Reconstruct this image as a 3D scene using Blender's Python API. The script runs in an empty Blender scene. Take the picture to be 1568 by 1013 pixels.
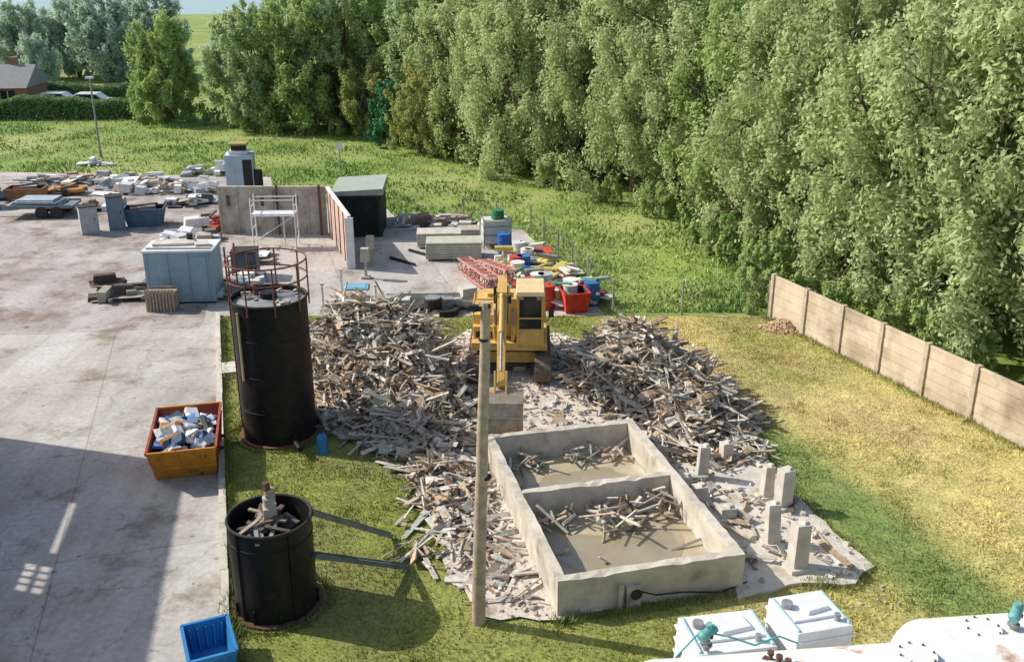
import bpy, math, random
import numpy as np
from mathutils import Vector, Matrix
random.seed(7)
RNG=np.random.default_rng(7)
rad=math.radians
S=bpy.context.scene
YAW=rad(16)

# ------------------------------------------------------------------ noise
def _h(ix,iy,s):
    n=(ix.astype(np.int64)*374761393+iy.astype(np.int64)*668265263+s*974634777)&0x7fffffff
    n=((n^(n>>13))*1274126177)&0x7fffffff
    return ((n^(n>>16))&0xffff)/65535.0
def vn(x,y,sc=1.0,s=0):
    x=np.asarray(x,float)*sc; y=np.asarray(y,float)*sc
    ix=np.floor(x);iy=np.floor(y);fx=x-ix;fy=y-iy
    fx=fx*fx*(3-2*fx);fy=fy*fy*(3-2*fy)
    a=_h(ix,iy,s);b=_h(ix+1,iy,s);c=_h(ix,iy+1,s);d=_h(ix+1,iy+1,s)
    return (a*(1-fx)+b*fx)*(1-fy)+(c*(1-fx)+d*fx)*fy
def fbm(x,y,sc=1.0,s=0):
    return .5*vn(x,y,sc,s)+.3*vn(x,y,sc*2.1,s+1)+.2*vn(x,y,sc*4.3,s+2)
def inpoly(x,y,poly):
    x=np.asarray(x);y=np.asarray(y);r=np.zeros(x.shape,bool)
    n=len(poly);j=n-1
    for i in range(n):
        xi,yi=poly[i];xj,yj=poly[j]
        c=((yi>y)!=(yj>y))&(x<(xj-xi)*(y-yi)/(yj-yi+1e-12)+xi)
        r^=c;j=i
    return r

# ------------------------------------------------------------------ materials
MATS={}
def M(name,c1,c2=None,scale=3,rough=.85,bump=.25,metal=0,lo=.35,hi=.65,c3=None,s3=.6,t3=(.55,.7),spec=.3,bscale=None):
    if name in MATS: return MATS[name]
    m=bpy.data.materials.new(name);m.use_nodes=True;nt=m.node_tree;N=nt.nodes;L=nt.links
    p=N['Principled BSDF'];p.inputs['Roughness'].default_value=rough;p.inputs['Metallic'].default_value=metal
    p.inputs['Specular IOR Level'].default_value=spec
    c2=c2 or tuple(v*.7 for v in c1)
    tc=N.new('ShaderNodeTexCoord')
    nz=N.new('ShaderNodeTexNoise');nz.inputs['Scale'].default_value=scale;nz.inputs['Detail'].default_value=8;nz.inputs['Roughness'].default_value=.65
    L.new(tc.outputs['Object'],nz.inputs['Vector'])
    rp=N.new('ShaderNodeValToRGB');rp.color_ramp.elements[0].position=lo;rp.color_ramp.elements[1].position=hi
    rp.color_ramp.elements[0].color=(*c2,1);rp.color_ramp.elements[1].color=(*c1,1)
    L.new(nz.outputs['Fac'],rp.inputs['Fac']);out=rp.outputs['Color']
    if c3:
        n3=N.new('ShaderNodeTexNoise');n3.inputs['Scale'].default_value=s3;n3.inputs['Detail'].default_value=7;n3.inputs['Roughness'].default_value=.6
        L.new(tc.outputs['Object'],n3.inputs['Vector'])
        r3=N.new('ShaderNodeMapRange');r3.inputs[1].default_value=t3[0];r3.inputs[2].default_value=t3[1]
        L.new(n3.outputs['Fac'],r3.inputs[0])
        mx=N.new('ShaderNodeMix');mx.data_type='RGBA';L.new(r3.outputs[0],mx.inputs[0]);L.new(out,mx.inputs[6]);mx.inputs[7].default_value=(*c3,1);out=mx.outputs[2]
    L.new(out,p.inputs['Base Color'])
    if bump:
        nb=N.new('ShaderNodeTexNoise');nb.inputs['Scale'].default_value=bscale or scale*5;nb.inputs['Detail'].default_value=5
        L.new(tc.outputs['Object'],nb.inputs['Vector'])
        b=N.new('ShaderNodeBump');b.inputs['Strength'].default_value=bump;b.inputs['Distance'].default_value=.03
        L.new(nb.outputs['Fac'],b.inputs['Height']);L.new(b.outputs[0],p.inputs['Normal'])
    MATS[name]=m;return m
def MA(name,attr='Col',rough=.9,nscale=14,nlo=.75,nhi=1.15,bump=.2):
    m=bpy.data.materials.new(name);m.use_nodes=True;nt=m.node_tree;N=nt.nodes;L=nt.links
    p=N['Principled BSDF'];p.inputs['Roughness'].default_value=rough;p.inputs['Specular IOR Level'].default_value=.2
    a=N.new('ShaderNodeAttribute');a.attribute_name=attr
    tc=N.new('ShaderNodeTexCoord');nz=N.new('ShaderNodeTexNoise');nz.inputs['Scale'].default_value=nscale;nz.inputs['Detail'].default_value=6
    L.new(tc.outputs['Object'],nz.inputs['Vector'])
    mr=N.new('ShaderNodeMapRange');mr.inputs[1].default_value=.3;mr.inputs[2].default_value=.7;mr.inputs[3].default_value=nlo;mr.inputs[4].default_value=nhi
    L.new(nz.outputs['Fac'],mr.inputs[0])
    v=N.new('ShaderNodeVectorMath');v.operation='SCALE';L.new(a.outputs['Color'],v.inputs[0]);L.new(mr.outputs[0],v.inputs['Scale'])
    L.new(v.outputs[0],p.inputs['Base Color'])
    if bump:
        b=N.new('ShaderNodeBump');b.inputs['Strength'].default_value=bump;b.inputs['Distance'].default_value=.03
        L.new(nz.outputs['Fac'],b.inputs['Height']);L.new(b.outputs[0],p.inputs['Normal'])
    return m
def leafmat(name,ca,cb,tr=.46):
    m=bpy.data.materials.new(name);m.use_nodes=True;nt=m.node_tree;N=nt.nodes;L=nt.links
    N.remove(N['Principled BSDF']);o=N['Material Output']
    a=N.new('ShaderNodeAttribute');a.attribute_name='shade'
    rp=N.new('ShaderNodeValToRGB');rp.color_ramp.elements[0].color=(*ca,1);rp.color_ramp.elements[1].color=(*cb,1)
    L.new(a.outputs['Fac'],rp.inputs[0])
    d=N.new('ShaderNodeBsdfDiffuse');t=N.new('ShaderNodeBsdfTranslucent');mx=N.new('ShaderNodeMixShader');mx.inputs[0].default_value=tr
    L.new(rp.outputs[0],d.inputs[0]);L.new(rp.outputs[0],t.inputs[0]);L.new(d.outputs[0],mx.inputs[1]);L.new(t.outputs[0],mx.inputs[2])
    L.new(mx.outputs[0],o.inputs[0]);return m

# ------------------------------------------------------------------ mesh builder
class MB:
    def __init__(s): s.v=[];s.f=[];s.m=[];s.c=[];s.sm=[]
    def add(s,vs,fs,mi=0,col=(1,1,1),sm=False):
        o=len(s.v);s.v.extend([tuple(v) for v in vs])
        for f in fs: s.f.append([i+o for i in f]);s.m.append(mi);s.c.append(col);s.sm.append(sm)
    def box(s,c,size,mi=0,yaw=0,rot=None,col=(1,1,1),taper=1.0):
        hx,hy,hz=size[0]/2,size[1]/2,size[2]/2
        R=rot if rot is not None else Matrix.Rotation(yaw,3,'Z')
        c=Vector(c);vs=[]
        for z,k in((-hz,1),(hz,taper)):
            for x,y in((-hx,-hy),(hx,-hy),(hx,hy),(-hx,hy)): vs.append(c+R@Vector((x*k,y*k,z)))
        s.add(vs,[(3,2,1,0),(4,5,6,7),(0,1,5,4),(1,2,6,5),(2,3,7,6),(3,0,4,7)],mi,col)
    def beam(s,p0,p1,w,h,mi=0,col=(1,1,1),w1=None,h1=None):
        p0=Vector(p0);p1=Vector(p1);d=(p1-p0).normalized()
        up=Vector((0,0,1)) if abs(d.z)<.95 else Vector((0,1,0))
        x=d.cross(up).normalized();u=x.cross(d).normalized()
        vs=[]
        for p,a,b in((p0,w,h),(p1,w1 or w,h1 or h)):
            for i,j in((-1,-1),(1,-1),(1,1),(-1,1)): vs.append(p+x*(i*a/2)+u*(j*b/2))
        s.add(vs,[(0,1,2,3),(7,6,5,4),(4,5,1,0),(5,6,2,1),(6,7,3,2),(7,4,0,3)],mi,col)
    def cyl(s,p0,p1,r0,r1=None,n=14,mi=0,col=(1,1,1),cap=True,cmi=None):
        r1=r0 if r1 is None else r1
        p0=Vector(p0);p1=Vector(p1);d=(p1-p0).normalized()
        up=Vector((0,0,1)) if abs(d.z)<.95 else Vector((0,1,0))
        x=d.cross(up).normalized();u=x.cross(d).normalized()
        a=[p0+(x*math.cos(t)+u*math.sin(t))*r0 for t in [2*math.pi*i/n for i in range(n)]]
        b=[p1+(x*math.cos(t)+u*math.sin(t))*r1 for t in [2*math.pi*i/n for i in range(n)]]
        s.add(a+b,[(i,(i+1)%n,n+(i+1)%n,n+i) for i in range(n)],mi,col,True)
        if cap:
            k=mi if cmi is None else cmi
            s.add(a,[tuple(range(n-1,-1,-1))],k,col);s.add(b,[tuple(range(n))],k,col)
    def tube(s,pts,r,n=6,mi=0,col=(1,1,1)):
        for a,b in zip(pts[:-1],pts[1:]): s.cyl(a,b,r,r,n,mi,col)
    def ring(s,c,R,r,n=28,mi=0,a0=0,a1=2*math.pi,col=(1,1,1)):
        pts=[(c[0]+R*math.cos(a0+(a1-a0)*i/n),c[1]+R*math.sin(a0+(a1-a0)*i/n),c[2]) for i in range(n+1)]
        s.tube(pts,r,6,mi,col)
    def prism(s,poly,axis,a,b,mi=0,col=(1,1,1)):
        def P(u,v,w):
            return {'x':(w,u,v),'y':(u,w,v),'z':(u,v,w)}[axis]
        n=len(poly);A=[P(u,v,a) for u,v in poly];B=[P(u,v,b) for u,v in poly]
        s.add(A+B,[(i,(i+1)%n,n+(i+1)%n,n+i) for i in range(n)]+[tuple(range(n-1,-1,-1)),tuple(range(n,2*n))],mi,col)
    def build(s,name,mats,loc=(0,0,0),yaw=0,bevel=0,col=False,parent=None):
        me=bpy.data.meshes.new(name);me.from_pydata(s.v,[],s.f);me.update()
        for m in mats: me.materials.append(m)
        me.polygons.foreach_set('material_index',s.m);me.polygons.foreach_set('use_smooth',s.sm)
        if col:
            at=me.attributes.new('Col','FLOAT_COLOR','CORNER')
            arr=[]
            for f,c in zip(s.f,s.c): arr.extend([c[0],c[1],c[2],1.0]*len(f))
            at.data.foreach_set('color',arr)
        o=bpy.data.objects.new(name,me);S.collection.objects.link(o);o.location=loc;o.rotation_euler=(0,0,yaw)
        if bevel:
            b=o.modifiers.new('bevel','BEVEL');b.width=bevel;b.segments=2;b.limit_method='ANGLE';b.angle_limit=rad(40)
        if parent: o.parent=parent
        return o
def npmesh(name,V,F4,mat,shade=None,col=None):
    me=bpy.data.meshes.new(name);k=F4.shape[1]
    me.vertices.add(len(V));me.vertices.foreach_set('co',V.astype(np.float32).ravel())
    me.loops.add(F4.size);me.loops.foreach_set('vertex_index',F4.astype(np.int32).ravel())
    me.polygons.add(len(F4));me.polygons.foreach_set('loop_start',np.arange(0,F4.size,k,dtype=np.int32))
    me.update(calc_edges=True)
    if shade is not None:
        a=me.attributes.new('shade','FLOAT','FACE');a.data.foreach_set('value',shade.astype(np.float32))
    if col is not None:
        a=me.attributes.new('Col','FLOAT_COLOR','POINT');a.data.foreach_set('color',np.concatenate([col,np.ones((len(col),1))],1).astype(np.float32).ravel())
    if mat: me.materials.append(mat)
    return me
def link(name,me,loc=(0,0,0),yaw=0,sc=(1,1,1)):
    o=bpy.data.objects.new(name,me);S.collection.objects.link(o);o.location=loc;o.rotation_euler=(0,0,yaw);o.scale=sc;return o

# ------------------------------------------------------------------ common materials
m_conc=M('weathered_concrete',(.56,.51,.44),(.33,.3,.25),2.5,c3=(.2,.19,.15),s3=1.2,t3=(.55,.75),bump=.4)
m_concL=M('pale_concrete',(.66,.61,.54),(.46,.42,.36),2.0,c3=(.26,.23,.18),s3=.8,t3=(.57,.75))
m_black=M('bitumen_black_steel',(.007,.007,.009),(.018,.016,.016),4,rough=.5,bump=.1,spec=.22,c3=(.035,.028,.024),s3=2.2,t3=(.58,.7))
m_rust=M('rusty_steel',(.2,.09,.05),(.08,.05,.04),9,rough=.8)
m_rail=M('red_oxide_steel',(.26,.09,.06),(.13,.06,.045),9,rough=.8)
m_dark=M('dark_rubber',(.03,.03,.03),(.05,.045,.04),6)
m_steel=M('grey_steel',(.36,.37,.38),(.25,.25,.25),6,rough=.5,metal=.3)
m_white=M('white_paint',(.78,.78,.77),(.66,.66,.63),1.5,rough=.5,c3=(.45,.24,.12),s3=1.7,t3=(.6,.7),bump=.05)
m_whitec=M('clean_white_paint',(.78,.79,.79),(.62,.64,.66),2,rough=.5,bump=.05,c3=(.45,.44,.4),s3=3,t3=(.6,.75))
m_yel=M('yellow_machine_paint',(.74,.48,.15),(.6,.37,.1),4,rough=.5,c3=(.32,.18,.08),s3=3,t3=(.58,.76),bump=.05)
m_orange=M('orange_skip_paint',(.62,.28,.03),(.47,.18,.025),4,rough=.6,c3=(.14,.07,.03),s3=3,t3=(.58,.72))
m_redp=M('red_skip_paint',(.42,.09,.04),(.25,.05,.03),4,rough=.6,c3=(.1,.05,.03),s3=3,t3=(.56,.7))
m_glass=M('dark_window_glass',(.02,.025,.03),(.03,.035,.04),2,rough=.1,bump=0,spec=.6)
m_blue=M('blue_plastic',(.04,.24,.52),(.03,.18,.42),3,rough=.45,bump=.05)
m_cabin=M('grey_blue_cabin_paint',(.28,.4,.5),(.22,.33,.42),2,rough=.6,bump=.1,c3=(.2,.2,.19),s3=1.5,t3=(.6,.75))
m_wood=M('grey_wood',(.42,.35,.27),(.25,.2,.15),8)
m_pole=M('pole_wood',(.52,.42,.3),(.32,.25,.18),5,bump=.4)
m_bark=M('bark',(.2,.16,.11),(.1,.08,.055),6)
m_junk=MA('mixed_scrap',rough=.75)
m_deb=MA('broken_timber',nscale=9,nlo=.65,nhi=1.15)

# ------------------------------------------------------------------ ground
def yardmat(name,A,B_,stainc,joints=True,st=(.34,.47)):
    m=bpy.data.materials.new(name);m.use_nodes=True;nt=m.node_tree;N=nt.nodes;L=nt.links
    p=N['Principled BSDF'];p.inputs['Roughness'].default_value=.9;p.inputs['Specular IOR Level'].default_value=.2
    tc=N.new('ShaderNodeTexCoord')
    def noise(s,d=8,r=.62,vec=None):
        n=N.new('ShaderNodeTexNoise');n.inputs['Scale'].default_value=s;n.inputs['Detail'].default_value=d;n.inputs['Roughness'].default_value=r
        L.new(vec or tc.outputs['Object'],n.inputs['Vector']);return n
    def ramp(n,p0,c0,p1,c1):
        r=N.new('ShaderNodeValToRGB');r.color_ramp.elements[0].position=p0;r.color_ramp.elements[0].color=(*c0,1);r.color_ramp.elements[1].position=p1;r.color_ramp.elements[1].color=(*c1,1)
        L.new(n.outputs['Fac'],r.inputs[0]);return r.outputs[0]
    def mix(f,a,b,t='MIX'):
        x=N.new('ShaderNodeMix');x.data_type='RGBA';x.blend_type=t
        if isinstance(f,float): x.inputs[0].default_value=f
        else: L.new(f,x.inputs[0])
        L.new(a,x.inputs[6]);L.new(b,x.inputs[7]);return x.outputs[2]
    base=ramp(noise(.35),.35,A,.68,B_)
    fine=ramp(noise(7),.3,(.78,.78,.78),.7,(1.08,1.08,1.08))
    c=mix(1.0,base,fine,'MULTIPLY')
    stain=ramp(noise(.55,9,.7),st[0],stainc,st[1],(1,1,1))
    c=mix(1.0,c,stain,'MULTIPLY')
    mp2=N.new('ShaderNodeMapping');mp2.inputs['Rotation'].default_value=(0,0,-YAW);mp2.inputs['Scale'].default_value=(1.4,.12,1)
    L.new(tc.outputs['Object'],mp2.inputs[0])
    c=mix(1.0,c,ramp(noise(1,6,.6,mp2.outputs[0]),.35,(.84,.82,.8),.6,(1,1,1)),'MULTIPLY')
    # small oil spots
    c=mix(1.0,c,ramp(noise(2.3,3,.5),.27,(.5,.46,.43),.33,(1,1,1)),'MULTIPLY')
    mp=N.new('ShaderNodeMapping');mp.inputs['Rotation'].default_value=(0,0,-YAW);mp.inputs['Location'].default_value=(.35,.9,0)
    L.new(tc.outputs['Object'],mp.inputs[0])
    if joints:
        br=N.new('ShaderNodeTexBrick');br.offset=0;br.inputs['Scale'].default_value=1;br.inputs['Brick Width'].default_value=4.1;br.inputs['Row Height'].default_value=5.2
        br.inputs['Mortar Size'].default_value=.025;br.inputs['Mortar Smooth'].default_value=.4;br.inputs['Color1'].default_value=(1,1,1,1);br.inputs['Color2'].default_value=(.9,.9,.91,1);br.inputs['Mortar'].default_value=(.7,.68,.66,1)
        L.new(mp.outputs[0],br.inputs['Vector'])
        c=mix(1.0,c,br.outputs['Color'],'MULTIPLY')
    cr=N.new('ShaderNodeTexVoronoi');cr.feature='DISTANCE_TO_EDGE';cr.inputs['Scale'].default_value=.22
    nn=noise(1.2);ad=N.new('ShaderNodeVectorMath');ad.operation='ADD';L.new(tc.outputs['Object'],ad.inputs[0]);L.new(nn.outputs['Color'],ad.inputs[1]);L.new(ad.outputs[0],cr.inputs['Vector'])
    r=N.new('ShaderNodeMapRange');r.inputs[1].default_value=0;r.inputs[2].default_value=.006;r.inputs[3].default_value=.72;r.inputs[4].default_value=1
    L.new(cr.outputs['Distance'],r.inputs[0])
    v=N.new('ShaderNodeVectorMath');v.operation='SCALE';L.new(c,v.inputs[0]);L.new(r.outputs[0],v.inputs['Scale'])
    L.new(v.outputs[0],p.inputs['Base Color'])
    b=N.new('ShaderNodeBump');b.inputs['Strength'].default_value=.15;b.inputs['Distance'].default_value=.02
    L.new(noise(20).outputs['Fac'],b.inputs['Height']);L.new(b.outputs[0],p.inputs['Normal'])
    return m
m_yard=yardmat('yard_concrete',(.47,.43,.39),(.64,.6,.56),(.6,.54,.48))
m_yard2=yardmat('worn_yard_surface',(.37,.325,.3),(.54,.5,.475),(.6,.52,.46),False,(.38,.52))
m_ground=M('meadow_soil',(.26,.34,.07),(.15,.23,.05),.35,c3=(.34,.36,.12),s3=.12,t3=(.48,.65),bump=.5,bscale=3)
b=MB();b.add([(-1500,-300,0),(1500,-300,0),(1500,2500,0),(-1500,2500,0)],[(0,1,2,3)]);b.build('ground',[m_ground])

def kx(y): return -5.33-.29*(y-14.73)
def fx(y): return 9.4+(33.2-y)*.413
YARD=[(-75,4),(kx(4),4),(kx(33.6),33.6),(3.4,33.6),(2.6,38),(.5,46),(-5.8,48.2),(-6.8,51),(-13,52.5),(-14.5,58.5),(-75,64)]
b=MB();b.add([(x,y,.012) for x,y in YARD],[tuple(range(len(YARD)))]);b.build('concrete_yard',[m_yard])
random.seed(3)
def rough_poly(poly,amp,step=.35,seed=0):
    out=[]
    for i in range(len(poly)):
        a=Vector(poly[i]);c=Vector(poly[(i+1)%len(poly)]);n=max(1,int((c-a).length/step))
        for k in range(n):
            p=a.lerp(c,k/n);out.append((p.x+random.uniform(-amp,amp),p.y+random.uniform(-amp,amp)))
    return out
b=MB();r=rough_poly([(-74.5,29),(-28,30.5),(-11.0,32.4),(-11.6,36),(-13.6,46),(-15.2,57.5),(-74.5,63)],.08,.8);b.add([(x,y,.016) for x,y in r],[tuple(range(len(r)))]);b.build('worn_yard',[m_yard2])
b=MB()
yy=4.0
while yy<33.4:
    y2=yy+.9
    j=random.uniform(-.01,.01)
    b.beam((kx(yy)+.09+j,yy+.006,.03),(kx(y2)+.09+j,y2-.006,.03),.16,.2,0)
    yy=y2
b.build('kerb',[m_concL])

def lawn_col(x,y):
    n=fbm(x,y,.35,3);n2=fbm(x,y,1.3,9);n3=vn(x,y,5,5);n4=fbm(x,y,.12,70)
    t=np.clip((n-.5)*2.2+.5+(n2-.5)*.8,0,1)
    g=np.stack([.23+0*x,.26+0*x,.06+0*x],-1)
    yl=np.stack([.58+0*x,.495+0*x,.2+0*x],-1)
    right=np.clip((x-2.5)/3,0,1)
    t=np.clip(t*(.18+.6*right)+right*.38-(n4<.42)*.12*right,0,1)
    d=np.abs((x-(7.9+(y-20)*-.35)))
    belt=np.clip(1-d/ (1.1+.8*n2),0,1)*(y<25)*(y>15.5)
    c=g*(1-t[...,None])+yl*t[...,None]
    gr=np.array([.16,.25,.07]);belt=(belt*1.3).clip(0,.85)
    c=c*(1-belt[...,None])+gr*belt[...,None]
    br=np.clip((fbm(x+y*.4,y*.6,.55,31)-.54)*6,0,1)*right*(1-belt)
    c=c*(1-.4*br[...,None])+np.array([.5,.38,.22])*.4*br[...,None]
    w=np.clip((fbm(x,y,.8,17)-.46)*5,0,1)*np.clip((-x-.5)/3,0,1)
    c=c*(1-.5*w[...,None])+np.array([.19,.165,.08])*.5*w[...,None]
    return c*(.8+.4*n3)[...,None]
ny,nx=130,120
V=[];ys=np.linspace(4,33.6,ny)
for y in ys:
    xs=np.linspace(kx(y)+.17,fx(y)+.3,nx);V.append(np.stack([xs,np.full(nx,y),np.full(nx,.02)],-1))
V=np.concatenate(V)
V[:,2]+=np.clip(fbm(V[:,0],V[:,1],.9,4)-.3,0,1)*.05
I=np.arange(nx*ny).reshape(ny,nx)
F=np.stack([I[:-1,:-1],I[:-1,1:],I[1:,1:],I[1:,:-1]],-1).reshape(-1,4)
m_lawn=MA('lawn_grass',nscale=16,nlo=.6,nhi=1.25,bump=.6)
me=npmesh('lawn',V,F,m_lawn,col=lawn_col(V[:,0],V[:,1]));link('lawn',me)

SLAB=[(3.0,24.2),(5.4,24),(6.6,22.4),(6.7,20.8),(7.2,19.0),(7.6,17.7),(7.1,17.05),(6.0,17.1),(4.6,16.6)]
DUST=[(-3.9,25.2),(-2.3,21.5),(-1.7,19),(-1.3,17.2),(-.6,16.1),(.9,15.75),(1.3,16.2),(4.6,16.9),(3.2,23.5),(4.3,26.5),(3.4,29.5),(1.8,31.5),(-1.5,32),(-2.5,30),(-6,31),(-7,28),(-4.9,26.2)]
m_slab=M('dusty_slab',(.68,.63,.55),(.5,.46,.39),1.6,c3=(.33,.28,.2),s3=.9,t3=(.55,.66),bump=.4)
m_dust=M('rubble_dust',(.7,.62,.54),(.5,.43,.36),2.2,c3=(.3,.24,.18),s3=1.4,t3=(.56,.68),bump=.9)
b=MB();r=rough_poly(DUST,.16);b.add([(x,y,.082) for x,y in r],[tuple(range(len(r)))]);b.build('rubble_ground',[m_dust])
b=MB();r=rough_poly(SLAB,.07);b.prism(r,'z',-.02,.1);b.build('concrete_slab',[m_slab])
b=MB();b.box((-8.75,28.6,.06),(.95,.9,.12),0,YAW);b.build('paving_slab',[m_slab],bevel=.01)

# ------------------------------------------------------------------ grass blades
def blades(x,y,z0,h,w,lean,col):
    n=len(x);a=RNG.uniform(0,2*np.pi,n);dx=np.cos(a)*w/2;dy=np.sin(a)*w/2
    la=RNG.uniform(0,2*np.pi,n);l=h*lean*RNG.uniform(.2,1,n)
    P=np.empty((n,3,3));P[:,0]=np.stack([x-dx,y-dy,z0],-1);P[:,1]=np.stack([x+dx,y+dy,z0],-1)
    P[:,2]=np.stack([x+np.cos(la)*l,y+np.sin(la)*l,z0+h],-1)
    return P.reshape(-1,3),np.arange(3*n).reshape(-1,3),np.repeat(col,3,0)
PIT=[(.75,15.9),(4.8,16.9),(3.3,23.4),(-.75,22.4)]
n=210000
y=4+RNG.uniform(0,1,n)**.8*29.5;y=np.where(y<13.5,RNG.uniform(13.5,33.5,n),y);x=RNG.uniform(0,1,n);x=kx(y)+.2+x*(fx(y)+.1-kx(y)-.2)
def edge(p0,p1,n,s=.1):
    t=RNG.uniform(0,1,n);return p0[0]+(p1[0]-p0[0])*t+RNG.normal(0,s,n),p0[1]+(p1[1]-p0[1])*t+RNG.normal(0,s,n)
E=[edge((kx(5)+.28,5),(kx(33)+.28,33),5000,.06),edge((.8,15.8),(4.85,16.82),1500,.07),edge((9.2,33.3),(17,14.5),5000,.12)]+[edge(SLAB[i],SLAB[i+1],400,.12) for i in range(2,7)]
for cx,cy,rr_ in((-6.31,24.1,1.15),(-4.7,16.5,.98)):
    a=RNG.uniform(0,6.28,900);q=rr_+np.abs(RNG.normal(0,.08,900));E.append((cx+q*np.cos(a),cy+q*np.sin(a)))
ex=np.concatenate([e[0] for e in E]);ey=np.concatenate([e[1] for e in E])
k=~inpoly(x,y,SLAB)&~inpoly(x,y,PIT)&~(inpoly(x,y,DUST));x=x[k];y=y[k];n0=len(x)
x=np.concatenate([x,ex]);y=np.concatenate([y,ey]);n=len(x)
c=lawn_col(x,y)*RNG.uniform(.75,1.35,(n,1))
h=RNG.uniform(.03,.075,n)*(1+1.8*np.clip(fbm(x,y,1.1,5)-.5,0,1)*2);h[n0:]*=2.0;c[n0:]=c[n0:]*.5+np.array([.12,.19,.05])*.5
V,F,C=blades(x,y,np.full(n,.02),h,RNG.uniform(.015,.035,n),.7,c)
m_blade=MA('grass_blades',nscale=2,nlo=.9,nhi=1.1,bump=0)
me=npmesh('lawn_grass',V,F,m_blade,col=C);link('lawn_grass',me)
n=260000
y=34+RNG.uniform(0,1,n)**1.3*52;x=RNG.uniform(-1,1,n)*1;x=-14+x*34*(y/60+.2)
k=~inpoly(x,y,YARD)&(x<16+(y-34)*.1)&~((y<33.7)&(x<fx(y)));x=x[k];y=y[k]
cl=fbm(x,y,.5,40);k=RNG.uniform(0,1,len(x))<np.clip((cl-.25)*2.2,.2,1);x=x[k];y=y[k];cl=cl[k];n=len(x)
t=np.clip((fbm(x,y,.18,50)-.35)*3,0,1)[:,None]
c=(np.array([.17,.29,.07])*(1-t)+np.array([.38,.45,.15])*t)*RNG.uniform(.7,1.3,(n,1))*(.75+.5*fbm(x,y,.25,88))[:,None]
V,F,C=blades(x,y,np.zeros(n),RNG.uniform(.05,.19,n)*(.3+1.6*cl),RNG.uniform(.04,.1,n),.9,c)
me=npmesh('meadow_grass',V,F,m_blade,col=C);link('meadow_grass',me)

# ------------------------------------------------------------------ hills
nx,ny=90,50
xs=np.linspace(-900,900,nx);ysl=np.linspace(230,1500,ny);X,Y=np.meshgrid(xs,ysl)
Z=-2+np.clip((Y-230)/500,0,1)**1.3*75*(.6+.7*fbm(X,Y,.004,3))
V=np.stack([X,Y,Z],-1).reshape(-1,3);I=np.arange(nx*ny).reshape(ny,nx)
F=np.stack([I[:-1,:-1],I[:-1,1:],I[1:,1:],I[1:,:-1]],-1).reshape(-1,4)
m_hill=bpy.data.materials.new('haze_tinted_hill_fields');m_hill.use_nodes=True
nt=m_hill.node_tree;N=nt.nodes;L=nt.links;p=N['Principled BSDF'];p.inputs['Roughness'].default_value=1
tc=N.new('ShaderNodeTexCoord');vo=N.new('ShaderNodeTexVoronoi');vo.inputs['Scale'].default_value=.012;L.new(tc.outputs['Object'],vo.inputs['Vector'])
rp=N.new('ShaderNodeValToRGB');rp.color_ramp.elements[0].color=(.28,.4,.42,1);rp.color_ramp.elements[1].color=(.5,.6,.48,1)  # bluish aerial haze is mixed into the field colours
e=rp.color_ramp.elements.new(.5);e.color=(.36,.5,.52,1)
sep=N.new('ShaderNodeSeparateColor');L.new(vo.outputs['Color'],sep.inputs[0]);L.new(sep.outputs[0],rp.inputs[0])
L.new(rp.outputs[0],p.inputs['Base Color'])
me=npmesh('hills',V,F,m_hill);link('hills',me)

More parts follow.
